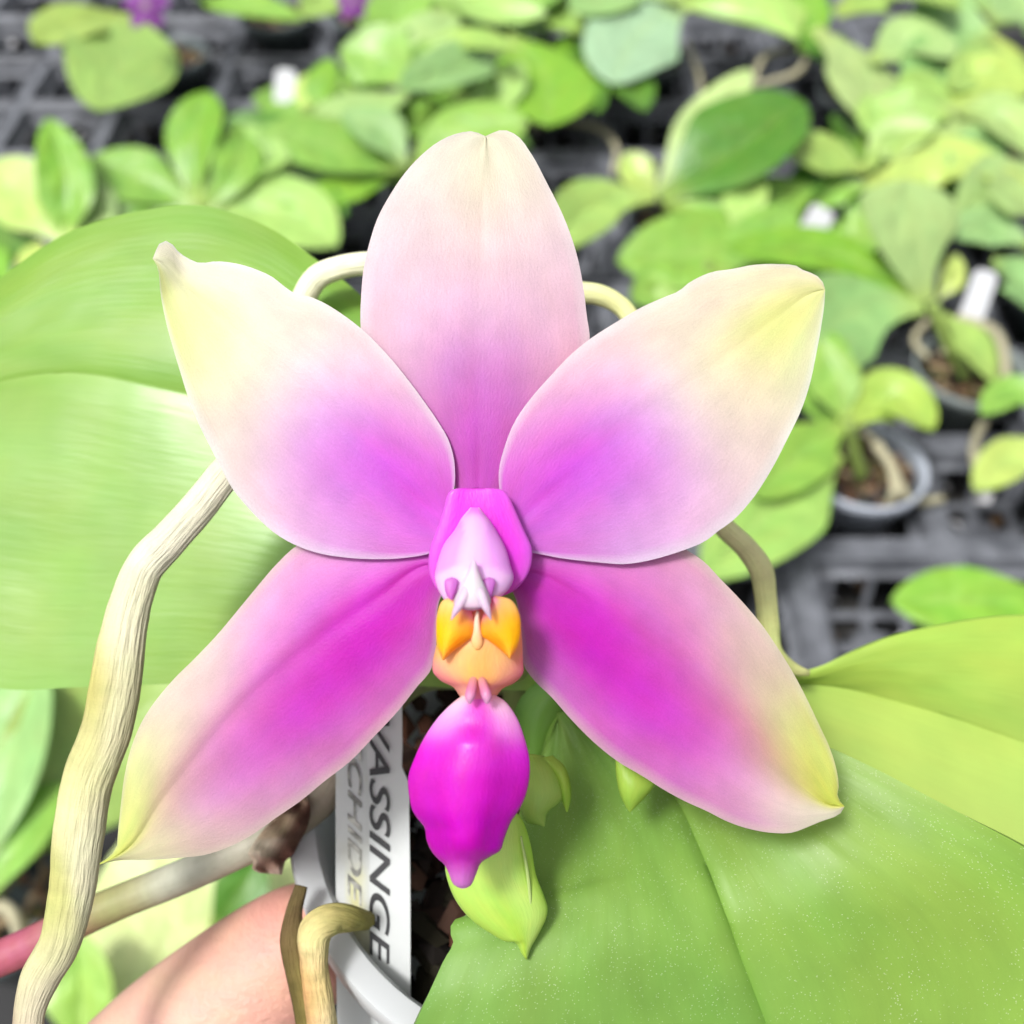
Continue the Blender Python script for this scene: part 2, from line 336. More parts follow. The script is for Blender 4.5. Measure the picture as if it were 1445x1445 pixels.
# ================================================================== BACKGROUND PLANTS ON THE BENCH
LC = dict(L=(178, 220, 104), M=(152, 206, 76), D=(100, 158, 40), Y=(202, 230, 108), B=(164, 212, 124), G=(140, 200, 44), P=(194, 228, 134))
used = set()
def lathe(prof, c, na=40):
    V, Fc = [], []
    for r, z in prof:
        for k in range(na):
            a = 2*math.pi*k/na; V.append((c[0]+r*math.cos(a), c[1]+r*math.sin(a), c[2]+z))
    for i in range(len(prof)-1):
        for k in range(na): Fc.append((i*na+k, i*na+(k+1) % na, (i+1)*na+(k+1) % na, (i+1)*na+k))
    return V, Fc
def bg_pot(at, label, col, rimcol, top=.028):
    best = sorted(((i, j) for i in range(-16, 8) for j in range(-6, 13) if (i, j) not in used), key=lambda q: (cell_x(q[0])-at[0])**2+(cell_y(q[1])-at[1])**2)[0]
    used.add(best); c = np.array([cell_x(best[0]), cell_y(best[1]), 0])
    r = .0405
    prof = [(0, -.040), (.021, -.040), (r-.004, top-.010), (r+.0005, top-.009), (r+.0015, top), (r, top+.001), (r-.0015, top-.001), (r-.005, top-.012), (.020, -.037), (0, -.037)]
    V, Fc = lathe(prof, c); z = np.array([v[2] for v in V])
    k = sstep(top-.012, top-.008, z)[:, None]; colr = (lin(col)*(1-k)+lin(rimcol)*k)*ALB
    o = mesh('plant_pot', V, Fc, M_POT, None, None, colr); tag(o, label, 'pot', 'plastic pots in the trays')
    nb = 110; a = RNG.uniform(0, 6.28, nb); q = np.sqrt(RNG.uniform(0, 1, nb))*(r-.008)
    pts = np.stack([c[0]+q*np.cos(a), c[1]+q*np.sin(a), np.full(nb, top-.008)+RNG.uniform(-.003, .003, nb)], 1)
    cols = [lin(random.choice([(96, 70, 50), (70, 50, 38), (120, 95, 72), (150, 130, 100), (88, 84, 48)]))*.8 for _ in range(nb)]
    chips('potting_bark', pts, [np.array([1, .6, .5])*random.uniform(.003, .007) for _ in range(nb)], M_BARK, o, cols)
    return c
def bg_root(pl, pts, r, col=(196, 190, 158), seed=0):
    w = smooth([PZ(x, y, z) for x, y, z in pts], 30)
    v, f, u, a = tube3(w, np.full(30, r)*(1-.25*np.linspace(0, 1, 30)), 10, .03, seed)
    return mesh('aerial_root', v, f, M_ROOT, pl, np.stack([u*8, a*.2], 1), np.tile(lin(col)*ALB, (len(v), 1)))
def bg_plant(base, z, label, leaves, potlabel=None, potcol=(74, 84, 84), rimcol=(120, 130, 132), roots=(), pot_at=None, top=.028, extra=None):
    if extra is None: extra = 0 if (base[0] < 400 and base[1] < 100) or base[1] > 400 or base[0] < 100 or base in ((1130, 65), (935, 278), (962, 12)) else 4
    pl = empty('orchid_plant', (0, 0, 0), label, 'orchid plant', 'young orchid plants on the bench')
    b = PZ(base[0], base[1], z)
    pc = bg_pot(PZ(*pot_at, top) if pot_at else np.array([b[0], b[1], 0]), potlabel, potcol, rimcol, top) if potlabel else None
    for k, lf in enumerate(leaves):
        pts, hw, zs, col = lf[:4]; kw = lf[4] if len(lf) > 4 else {}
        n = len(pts); zz = [zs[0]+(zs[1]-zs[0])*i/(n-1) for i in range(n)]
        (xa, ya), (xb, yb) = pts[-2], pts[-1]; pts = list(pts[:-1])+[(xb+(xb-xa)*.18, yb+(yb-ya)*.18)]
        w = [PZ(x, y, q) for (x, y), q in zip(pts, zz)]; dm = depth(w[n//2])
        c = LC[col] if isinstance(col, str) else col
        c = tuple(np.clip(np.array(c)+RNG.uniform(-8, 8)+RNG.uniform(-4, 4, 3), 0, 255))
        kw = dict(kw); kw.setdefault('seed', len(bpy.data.objects)); kw.setdefault('prof', random.uniform(.40, .58)); kw.setdefault('fold', random.uniform(.2, .6)); kw.setdefault('roll', random.uniform(-.45, .45))
        leaf3('leaf', w, hw*random.uniform(1.0, 1.3)*dm/F, M_BGLEAF, pl, c, **kw)
    if extra:
        for k in range(extra):                        # older, lower leaves of the rosette
            a = random.uniform(0, 6.28); ln = random.uniform(70, 115); t = (base[0]+ln*math.cos(a), base[1]+ln*.75*math.sin(a)); m_ = ((base[0]+t[0])/2+random.uniform(-10, 10), (base[1]+t[1])/2+random.uniform(-8, 8))
            w = [PZ(base[0], base[1], z*.8), PZ(*m_, z*.85), PZ(*t, z*.7)]
            c = tuple(np.clip(np.array(LC[random.choice('DMMLG')])+RNG.uniform(-10, 10), 0, 255))
            leaf3('leaf', w, random.uniform(26, 40)*depth(w[1])/F, M_BGLEAF, pl, c, fold=random.uniform(.1, .5), roll=random.uniform(-.5, .5), prof=random.uniform(.42, .58), seed=len(bpy.data.objects))
    # short stem down into the pot
    foot = pc+np.array([0, 0, top-.012]) if pc is not None else b-np.array([0, 0, .03])
    if pc is not None and np.linalg.norm(foot[:2]-b[:2]) < .06:
        w = smooth([b+np.array([0, 0, .004]), (b+foot)/2, foot], 14); v, f, u, a = tube3(w, np.full(14, .0045), 10)
        mesh('stem', v, f, M_STEM, pl, np.stack([u, a], 1), np.tile(lin((150, 175, 90))*ALB, (len(v), 1)))
    for k, (rp, rr) in enumerate(roots): bg_root(pl, rp, rr, seed=k+3)
    return pl
def bg_flower(pl, x, y, z, px, col=(160, 70, 180)):
    c = PZ(x, y, z); d = depth(c); r = px*d/F
    for k in range(5):
        a = math.radians(90+72*k); t = c+(RT*math.cos(a)+UPV*math.sin(a))*r+FW*r*.25
        leaf3('petal', [c, (c+t)/2-FW*r*.1, t], r*.42, M_PETAL, pl, col, fold=.05, n=10, nv=6)
    v, f, u, a = tube3(smooth([c-FW*r*.5, c+FW*r*.05], 6), np.full(6, r*.16), 8)
    mesh('lip', v, f, M_LIP, pl, np.stack([u, a], 1), np.tile(lin((205, 120, 215))*ALB, (len(v), 1)))
def bg_tag(x, y, z, wpx, hpx, label, lean=0.):
    c = PZ(x, y, z); d = depth(c); w, h = wpx*d/F/2, hpx*d/F
    up = np.array([lean, .55, .8]); up /= np.linalg.norm(up); s = np.cross(up, -FW); s /= np.linalg.norm(s); n_ = np.cross(s, up)*.0005
    o = []; prof = [(-w*.35, -h*1.2), (-w, -h*.45), (-w, h*.45), (-w*.6, h*.55), (w*.6, h*.55), (w, h*.45), (w, -h*.45), (w*.35, -h*1.2)]
    for sg in (1, -1): o += [c+s*a+up*b+n_*sg for a, b in prof]
    N_ = len(prof); f = [tuple(range(N_)), tuple(range(2*N_-1, N_-1, -1))]+[(i, N_+i, N_+(i+1) % N_, (i+1) % N_) for i in range(N_)]
    t = mesh('plant_tag', o, f, M_LABEL, None, np.zeros((len(o), 2)), np.tile(lin((238, 240, 244))*ALB, (len(o), 1)), shade=False)
    return tag(t, label, 'plant tag', 'white plant tags on the bench')

p = bg_plant((175, 25), .06, 'small orchid with a yellow and a round pale leaf under purple flower, top left', [
    ([(170, 22), (115, 35), (60, 58)], 40, (.07, .09), 'Y'), ([(190, 22), (172, 85), (142, 146)], 64, (.07, .07), 'L', dict(fold=.1))], 'dark pot under the round pale leaf at top left')
bg_flower(p, 205, 8, .12, 34)
bg_plant((330, -30), .06, 'orchid with a low green leaf reaching right along the top edge', [
    ([(250, -25), (330, 2), (412, 24)], 27, (.07, .07), 'M'), ([(330, -30), (280, -40), (200, -60)], 40, (.08, .1), 'L')], 'dark pot cut by the top edge, left of the purple buds')
p = bg_plant((560, -30), .06, 'orchid at top edge with broad green leaves beside purple bud', [
    ([(560, -40), (560, 15), (540, 62)], 46, (.08, .07), 'M'), ([(520, -40), (470, -12), (432, 18)], 26, (.08, .07), 'L'), ([(600, -30), (640, 0), (690, 20)], 34, (.08, .08), 'L'), ([(640, -30), (690, 15), (760, 20)], 34, (.08, .09), 'L'), ([(520, 60), (590, 50), (640, 30)], 26, (.07, .08), 'P')], 'dark pot under the top edge leaves by the purple bud')
bg_flower(p, 497, 2, .11, 26)
bg_plant((575, 112), .06, 'orchid with pale shiny leaves directly above the upright sepal tip', [
    ([(575, 118), (535, 85), (488, 72)], 40, (.08, .09), 'M'), ([(705, 72), (645, 98), (575, 122)], 40, (.08, .10), 'B'), ([(580, 90), (640, 60), (712, 66)], 22, (.08, .11), 'L'),
    ([(580, 128), (520, 152), (455, 160)], 30, (.07, .09), 'P')], 'dark pot hidden among leaves above the sepal tip')
bg_plant((572, 238), .055, 'orchid with a broad flat leaf reaching left beside the sepal tip', [
    ([(575, 240), (485, 212), (380, 192)], 42, (.06, .09), 'M', dict(fold=.15)), ([(575, 238), (645, 195), (730, 178)], 46, (.06, .09), 'M'), ([(565, 246), (490, 270), (410, 285)], 25, (.05, .06), 'G'),
    ([(570, 235), (545, 195), (490, 165)], 35, (.07, .1), 'B'), ([(580, 240), (640, 240), (720, 250)], 36, (.05, .05), 'M')], 'dark pot behind the upright sepal, under a leaf rosette')
bg_plant((455, 170), .05, 'tiny seedling with an upright vivid leaf beside a white tag', [([(458, 172), (455, 130), (462, 90)], 22, (.06, .09), 'G'), ([(458, 172), (435, 140), (432, 110)], 16, (.06, .08), 'Y')])
bg_plant((715, 40), .06, 'orchid with one olive green leaf hanging right of the sepal tip', [
    ([(712, 55), (762, 95), (772, 166)], 56, (.08, .05), 'G', dict(fold=.12)), ([(720, 30), (660, -5), (600, -15)], 32, (.08, .09), 'L'), ([(715, 25), (760, -10), (800, -30)], 40, (.08, .09), 'M')],
    'dark pot behind the olive leaf near top centre', roots=[([(730, 180, .01), (765, 176, .012), (800, 172, .012), (845, 182, .01), (868, 205, .01), (866, 245, .01)], .0035), ([(815, 30, .05), (800, 55, .04), (835, 80, .02), (838, 115, .01)], .003)])
bg_plant((962, 12), .06, 'orchid with a wide bluish leaf hanging over dark tray cells', [
    ([(965, 5), (905, 45), (868, 108)], 66, (.08, .06), (178, 214, 165), dict(fold=.1)), ([(960, 10), (1030, 20), (1112, 52)], 30, (.09, .09), 'L', dict(fold=.8)), ([(960, 0), (905, -20), (820, 10)], 40, (.09, .09), 'B'),
    ([(965, 0), (1030, -30), (1080, -40)], 40, (.09, .1), 'G')], 'dark pot behind the wide bluish leaf', roots=[([(968, 60, .03), (985, 100, .015), (990, 150, .01)], .003)])
bg_plant((1130, 65), .075, 'orchid with pale aerial roots over a dark pot near top right', [
    ([(1132, 75), (1142, 30), (1128, -10)], 24, (.07, .1), 'G'), ([(1122, 60), (1090, 15), (1050, -10)], 26, (.08, .1), 'L')], 'black pot with a thin pale rim below pale aerial roots', (58, 64, 66), (92, 100, 102),
    roots=[([(1115, 68, .06), (1075, 85, .06), (1060, 125, .04)], .0034), ([(1140, 80, .06), (1120, 105, .06), (1070, 120, .045)], .0036)], pot_at=(1165, 105), top=.04)
bg_plant((1160, 42), .085, 'orchid with a large pale leaf drooping across the upper right', [
    ([(1148, 40), (1200, 88), (1232, 172)], 55, (.10, .07), 'P', dict(fold=.12)), ([(1230, 85), (1280, 62), (1335, 78)], 40, (.09, .1), 'P'), ([(1180, 20), (1250, -10), (1340, 10)], 42, (.1, .12), 'L')], 'dark pot under the drooping pale leaf at upper right')
bg_plant((1390, 40), .08, 'orchid with bluish leaves filling the top right corner', [
    ([(1400, 50), (1340, 35), (1290, 30)], 40, (.09, .1), 'B'), ([(1390, 60), (1340, 90), (1290, 130)], 48, (.09, .08), 'B'), ([(1400, 30), (1440, 10), (1490, 20)], 45, (.1, .1), 'B'), ([(1395, 20), (1370, -20), (1340, -50)], 40, (.1, .12), 'B'), ([(1400, 50), (1425, 90), (1440, 130)], 30, (.09, .06), 'Y')], 'dark pot in the top right corner')
bg_plant((1345, 165), .07, 'orchid with overlapping pale leaves at right edge below corner', [
    ([(1345, 165), (1385, 105), (1440, 130)], 34, (.08, .1), 'Y'), ([(1340, 160), (1290, 160), (1235, 150)], 34, (.09, .09), 'L'), ([(1345, 160), (1310, 195), (1330, 245)], 36, (.08, .07), 'P'), ([(1350, 155), (1405, 165), (1450, 215)], 46, (.09, .08), 'P'),
    ([(1345, 150), (1310, 130), (1270, 120)], 26, (.08, .1), 'L'), ([(1390, 150), (1330, 182), (1255, 218)], 40, (.08, .08), 'P'), ([(1420, 180), (1385, 215), (1352, 258)], 36, (.08, .07), 'B'), ([(1450, 95), (1400, 98), (1350, 122)], 34, (.08, .09), 'L'), ([(1275, 208), (1235, 175), (1228, 140)], 24, (.08, .09), 'L')], 'dark pot under overlapping pale leaves at right')
bg_plant((935, 278), .055, 'orchid with a big folded dark leaf pointing up and right', [
    ([(932, 280), (1030, 220), (1118, 155)], 62, (.06, .11), 'D', dict(fold=.7, roll=-.3)), ([(930, 270), (985, 190), (1048, 112)], 36, (.06, .12), 'P', dict(fold=.35)), ([(925, 278), (855, 285), (782, 345)], 40, (.06, .06), 'L'), ([(925, 275), (905, 250), (885, 222)], 20, (.06, .08), 'Y'),
    ([(940, 285), (1030, 295), (1130, 270)], 40, (.06, .06), 'M'), ([(940, 290), (1020, 335), (1100, 345)], 34, (.055, .05), 'M')], 'dark pot with grey rim and bark right of the upright sepal', (70, 76, 78), (150, 158, 162), pot_at=(918, 318),
    roots=[([(920, 290, .05), (890, 290, .05), (868, 312, .035)], .003), ([(945, 285, .05), (975, 300, .04), (990, 330, .03)], .003)])
bg_plant((1000, 380), .06, 'orchid with a low round glossy leaf between sepal and right petal', [
    ([(1100, 350), (1000, 360), (890, 368)], 50, (.06, .06), 'M'), ([(1040, 330), (1050, 290), (1060, 250)], 30, (.06, .08), 'L'), ([(1010, 390), (1060, 350), (1110, 300)], 36, (.06, .07), 'M'), ([(1060, 480), (1120, 470), (1190, 440)], 40, (.05, .06), 'B'), ([(1010, 400), (960, 400), (900, 420)], 36, (.05, .05), 'M')], 'dark pot behind the right petal')
bg_plant((1220, 240), .065, 'orchid with a symmetric pair of pale leaves spread wide', [
    ([(1220, 242), (1165, 222), (1108, 212)], 32, (.07, .09), 'L', dict(fold=.4)), ([(1220, 240), (1262, 200), (1315, 182)], 28, (.07, .1), 'L'), ([(1225, 262), (1185, 268), (1148, 285)], 22, (.06, .05), 'M'), ([(1225, 262), (1330, 228), (1440, 258)], 42, (.07, .09), 'Y', dict(fold=.15))], 'dark pot under the symmetric pair of leaves')
bg_plant((1312, 432), .06, 'orchid with a wide fan shaped leaf above a grey pot of roots', [
    ([(1302, 428), (1200, 368), (1050, 352)], 34, (.06, .09), 'G'), ([(1302, 432), (1230, 435), (1120, 520)], 70, (.06, .06), 'B', dict(fold=.2)), ([(1305, 425), (1288, 350), (1280, 268)], 64, (.06, .12), 'P', dict(fold=.1, prof=.72)), ([(1332, 444), (1366, 480), (1396, 530)], 30, (.06, .04), 'L'),
    ([(1325, 420), (1342, 395), (1348, 365)], 17, (.06, .08), 'Y')], 'grey pot full of bark and thin roots at the right', (96, 108, 104), (150, 160, 158), pot_at=(1330, 500),
    roots=[([(1330, 450, .05), (1335, 480, .035), (1330, 500, .03)], .003), ([(1350, 450, .05), (1405, 470, .04), (1418, 530, .02), (1390, 590, .005), (1374, 640, .004), (1390, 690, .004)], .0042), ([(1310, 450, .05), (1290, 480, .035), (1310, 505, .03)], .003)])
bg_plant((1450, 350), .07, 'orchid leaves entering from right edge beside second white tag', [
    ([(1460, 350), (1400, 325), (1345, 330)], 32, (.07, .08), 'B'), ([(1400, 370), (1430, 390), (1465, 440)], 46, (.07, .05), 'B'), ([(1460, 300), (1430, 280), (1400, 270)], 36, (.08, .1), 'P'), ([(1470, 235), (1410, 262), (1360, 305)], 42, (.08, .08), 'P')], 'dark pot at right edge by the second white tag')
bg_plant((1195, 602), .06, 'seedling with a bright yellow green leaf over a white rimmed pot', [
    ([(1198, 600), (1255, 560), (1308, 600)], 38, (.06, .07), (188, 220, 86), dict(fold=.35)), ([(1192, 592), (1180, 545), (1160, 490)], 36, (.06, .09), 'M'), ([(1190, 600), (1145, 630), (1075, 690)], 42, (.06, .06), 'M'), ([(1180, 640), (1110, 700), (1010, 800)], 58, (.055, .04), 'L')], 'grey pot with a bluish white rim, nearest of those on the bench', (110, 116, 122), (214, 222, 236), pot_at=(1222, 655),
    roots=[([(1235, 625, .045), (1258, 660, .036), (1262, 690, .032), (1246, 722, .008)], .0038), ([(1258, 660, .037), (1272, 690, .03), (1295, 708, .008), (1330, 704, .004)], .0036), ([(1205, 605, .05), (1195, 640, .03)], .003), ([(1215, 605, .05), (1250, 640, .028)], .0025)])
bg_plant((1490, 610), .06, 'orchid with two pointed green leaves reaching in from right edge', [
    ([(1490, 580), (1440, 555), (1392, 580)], 26, (.06, .06), 'M'), ([(1495, 630), (1440, 640), (1384, 684)], 28, (.06, .05), 'Y')])
bg_plant((1490, 855), .05, 'orchid with a blurred vivid leaf over an empty tray cell', [([(1500, 850), (1400, 850), (1278, 848)], 44, (.06, .06), 'G', dict(fold=.4))])
bg_plant((95, 350), .06, 'orchid with an upright pointed leaf at the left edge', [
    ([(110, 352), (70, 300), (-20, 250)], 48, (.06, .09), 'Y', dict(fold=.2)), ([(90, 345), (95, 265), (72, 182)], 32, (.06, .12), 'G', dict(fold=.5, prof=.35)), ([(100, 350), (125, 300), (150, 270)], 40, (.06, .08), 'P'), ([(60, 370), (20, 340), (-20, 320)], 26, (.05, .05), 'D')], 'dark pot at left edge below the upright pointed leaf')
bg_plant((280, 300), .06, 'orchid with several rippled leaves above the big glossy leaf', [
    ([(278, 292), (205, 262), (140, 228)], 44, (.06, .08), 'M'), ([(275, 300), (210, 300), (140, 320)], 36, (.06, .06), 'B'), ([(275, 285), (275, 215), (288, 142)], 38, (.06, .11), 'G'), ([(285, 290), (340, 235), (400, 225)], 52, (.06, .08), 'L'), ([(290, 300), (320, 260), (345, 190)], 30, (.06, .09), 'M'), ([(280, 305), (230, 320), (180, 345)], 36, (.05, .05), 'M'), ([(290, 300), (380, 300), (462, 340)], 52, (.06, .05), 'L')], 'dark pot under rippled leaves at the left')
bg_plant((30, 400), .05, 'low yellowish seedling in crumbly bark at the left edge', [([(20, 395), (40, 370), (55, 345)], 18, (.05, .06), 'Y'), ([(15, 400), (-10, 370), (-30, 350)], 20, (.05, .05), 'G')], 'bark filled pot at left edge beside the big glossy leaf', pot_at=(25, 380))
bg_plant((330, 1050), .05, 'orchid with broad bright leaves low at left, behind pale root', [
    ([(420, 1010), (220, 1000), (20, 1170)], 105, (.06, .05), 'L', dict(fold=.3)), ([(430, 1080), (300, 1250), (150, 1500)], 130, (.05, .03), (222, 244, 150), dict(fold=.15)), ([(110, 1480), (115, 1400), (108, 1330)], 48, (.05, .07), (170, 222, 84), dict(fold=.5)), ([(300, 1310), (330, 1270), (362, 1215)], 30, (.05, .07), 'D')], 'pot hidden under broad bright leaves at lower left')
bg_plant((-20, 1230), .05, 'orchid with a bluish green leaf at the lower left edge', [
    ([(-30, 1240), (10, 1100), (40, 960)], 60, (.05, .08), 'B'), ([(-20, 1270), (20, 1200), (80, 1120)], 40, (.05, .06), 'M')], 'bark filled pot at the lower left edge', pot_at=(20, 1250), roots=[([(-20, 1270, .04), (18, 1290, .045), (30, 1335, .035)], .0035)])
bg_plant((655, 140), .05, 'young orchid squeezed between rosettes just above the sepal tip', [
    ([(655, 145), (620, 100), (640, 60)], 30, (.05, .07), 'M'), ([(655, 150), (700, 130), (735, 95)], 28, (.05, .08), 'L'), ([(650, 150), (610, 170), (560, 172)], 28, (.05, .06), 'M'), ([(655, 152), (690, 185), (740, 205)], 26, (.05, .05), 'D')])
bg_plant((840, 55), .05, 'orchid with narrow dark leaves beneath the wide bluish leaf', [
    ([(845, 60), (820, 100), (840, 150)], 28, (.05, .05), 'D'), ([(845, 60), (880, 110), (905, 150)], 34, (.05, .05), 'D'), ([(840, 50), (800, 20), (780, -20)], 34, (.06, .08), 'L')])
bg_plant((1300, 235), .055, 'orchid with dark low leaves under the pale overlapping ones', [
    ([(1300, 240), (1260, 215), (1210, 215)], 30, (.05, .06), 'M'), ([(1300, 240), (1340, 215), (1400, 215)], 32, (.05, .07), 'L'), ([(1300, 245), (1270, 290), (1200, 310)], 34, (.05, .04), 'D'), ([(1305, 245), (1370, 290), (1420, 310)], 36, (.05, .05), 'M'), ([(1300, 238), (1310, 190), (1295, 150)], 28, (.05, .08), 'P')])
bg_plant((1100, 430), .045, 'orchid with deep green leaves half hidden by the right petal tip', [
    ([(1110, 430), (1180, 400), (1260, 400)], 34, (.05, .05), 'D'), ([(1110, 450), (1150, 520), (1165, 590)], 44, (.05, .05), 'M'), ([(1100, 420), (1060, 380), (1010, 340)], 34, (.05, .05), 'D')])
bg_plant((410, 225), .045, 'orchid with mid green leaves between two rosettes at upper left', [
    ([(412, 228), (380, 190), (330, 170)], 30, (.05, .06), 'D'), ([(412, 230), (440, 190), (500, 150)], 30, (.05, .06), 'L'), ([(412, 232), (430, 270), (480, 300)], 34, (.05, .05), 'D'), ([(410, 232), (370, 260), (310, 270)], 32, (.05, .05), 'M')])
bg_plant((1130, 300), .045, 'orchid with low dark leaves below the symmetric pair', [
    ([(1130, 305), (1080, 300), (1010, 310)], 30, (.04, .05), 'D'), ([(1135, 310), (1190, 330), (1250, 320)], 30, (.04, .05), 'M'), ([(1130, 300), (1140, 260), (1180, 230)], 26, (.05, .07), 'D')])
bg_tag(402, 132, .05, 30, 60, 'white tag beside the vivid green seedling at upper left', .1)
bg_tag(1150, 318, .05, 36, 48, 'white tag between two leaves right of centre', .5)
bg_tag(1380, 420, .06, 34, 70, 'white tag standing beside the grey pot of roots', .25)
bg_tag(1322, 98, .07, 14, 34, 'small pale tag among crowded leaves at upper right', .1)
bg_tag(965, 225, .02, 30, 50, 'white tag lying on the tray beside the folded dark leaf', .6)

# ================================================================== THE HELD ORCHID
D = .1150
orchid = empty('orchid_plant', (0, 0, 0), 'large orchid held up close, with one open magenta and cream flower', 'orchid plant')
# ---- throat: the flower's own body, other flower pieces are its children
throat = body('flower', [(672, 688), (634, 694), (626, 718), (617, 745), (606, 777), (606, 810), (622, 838), (660, 850)], [(674, 688), (713, 694), (727, 720), (738, 745), (751, 777), (747, 806), (730, 830), (676, 850)],
              lambda u, v: D-.0026+.0008*(1-v**2), lambda u: .0012*np.sqrt(np.clip(1-(2*u-1)**2, 0, 1)), lambda u: .006*np.sqrt(np.clip(1-(2*u-1)**2, 0, 1)), M_LIP, orchid,
 pig_points([(0.02, 0, (225, 110, 225)), (.15, 0, (236, 40, 220)), (.5, -.8, (236, 45, 225)), (.5, .8, (236, 45, 225)), (.5, 0, (225, 20, 215)), (.9, 0, (210, 60, 200)), (.5, -1, (222, 120, 226)), (.5, 1, (222, 120, 226))], (.15, .15), .92))
E_ = (245, 238, 238)
def edge(pigf, col, w=.035, k=.5):
    c = lin(col)*ALB
    def f(u, v):
        b = pigf(u, v); e = (sstep(1-w, 1, np.abs(np.ravel(v)))*k)[:, None]; return b*(1-e)+c*e
    return f
# ---- dorsal sepal
sheet('dorsal_sepal',
      [(652, 765), (644, 693), (628, 650), (560, 590), (520, 530), (509, 458), (510, 415), (514, 375), (521, 345), (533, 308), (552, 273), (571, 245), (595, 219), (621, 199), (648, 188), (668, 186), (679, 190), (685, 193)],
      [(676, 765), (676, 700), (676, 600), (678, 450), (680, 320), (683, 240), (685, 193)],
      [(700, 765), (706, 690), (735, 650), (790, 590), (822, 530), (832, 475), (828, 447), (823, 405), (812, 353), (796, 308), (772, 259), (748, 215), (730, 192), (712, 184), (699, 186), (690, 191), (685, 193)],
      lambda u, v: D+.0009+.0035*u**2+(.0008*v**2)*np.sin(math.pi*np.clip(u, .05, .95))-.0004*np.exp(-(v/.14)**2)*sstep(.8, 1, u)+.0001*np.exp(-(v/.12)**2), M_PETAL, throat,
 edge(pig_points([(0, 0, (232, 120, 226)), (.15, 0, (202, 70, 196)), (.28, 0, (206, 82, 198)), (.28, -.8, (212, 108, 194)), (.28, .8, (210, 104, 188)), (.42, 0, (214, 118, 210)), (.42, -.9, (236, 196, 214)), (.42, .9, (232, 180, 200)),
                  (.58, 0, (238, 192, 222)), (.58, -.8, (240, 206, 224)), (.58, .8, (240, 200, 218)), (.72, 0, (242, 214, 218)), (.72, -.8, (242, 222, 226)), (.72, .8, (242, 220, 224)), (.86, 0, (242, 230, 206)), (.86, -.8, (244, 238, 222)), (.86, .8, (244, 236, 214)), (1, 0, (244, 242, 210))], (.085, .36), .77), E_))
# ---- petals
sheet('petal',
      [(668, 772), (640, 735), (637, 715), (642, 680), (640, 645), (632, 619), (618, 595), (598, 566), (575, 535), (545, 499), (512, 466), (482, 443), (456, 427), (439, 419.5), (414, 413), (402, 405), (386, 392), (363, 381), (333, 372), (306, 369), (280, 371), (266, 365), (251, 355), (243, 345), (233, 340), (225, 344), (220, 354), (216, 365)],
      [(668, 775), (600, 718), (540, 660), (470, 590), (400, 525), (320, 455), (262, 405), (230, 372), (216, 365)],
      [(668, 780), (620, 776), (602, 782), (572, 787), (532, 789), (492, 787), (452, 781), (419, 770), (392, 755), (366, 733), (349, 715), (328, 689), (313, 662), (296, 629), (281, 599), (266, 561), (255, 526), (245, 493), (235, 456), (226.5, 413), (222, 376), (219, 369), (216, 365)],
      lambda u, v: D-.0002+.0026*u**1.5+.0005*v**2*np.sin(math.pi*np.clip(u, .05, .97))+.00012*np.exp(-(v/.12)**2)-.0015*sstep(.9, 1, u), M_PETAL, throat,
 edge(pig_points([(0, 0, (240, 150, 240)), (.12, 0, (208, 70, 212)), (.2, -.6, (210, 88, 206)), (.2, .6, (216, 112, 214)), (.33, 0, (204, 66, 214)), (.33, -.5, (214, 96, 210)), (.4, .25, (204, 80, 214)), (.33, -.95, (234, 196, 214)), (.33, .6, (222, 140, 222)), (.33, .95, (228, 185, 222)),
 (.46, 0, (232, 178, 236)), (.46, -.5, (236, 184, 218)), (.46, -.9, (238, 216, 218)), (.46, .5, (226, 168, 222)), (.46, .9, (230, 212, 208)), (.58, 0, (236, 226, 218)), (.58, -.6, (236, 226, 208)), (.58, .5, (230, 212, 206)), (.58, .9, (232, 220, 208)),
                  (.72, 0, (238, 230, 206)), (.72, -.7, (240, 230, 218)), (.72, .5, (236, 230, 188)), (.85, 0, (234, 234, 178)), (.85, -.7, (240, 234, 214)), (.85, .6, (226, 232, 158)), (1, 0, (244, 242, 214))], (.075, .28), .85), (246, 250, 250), .035, .5))
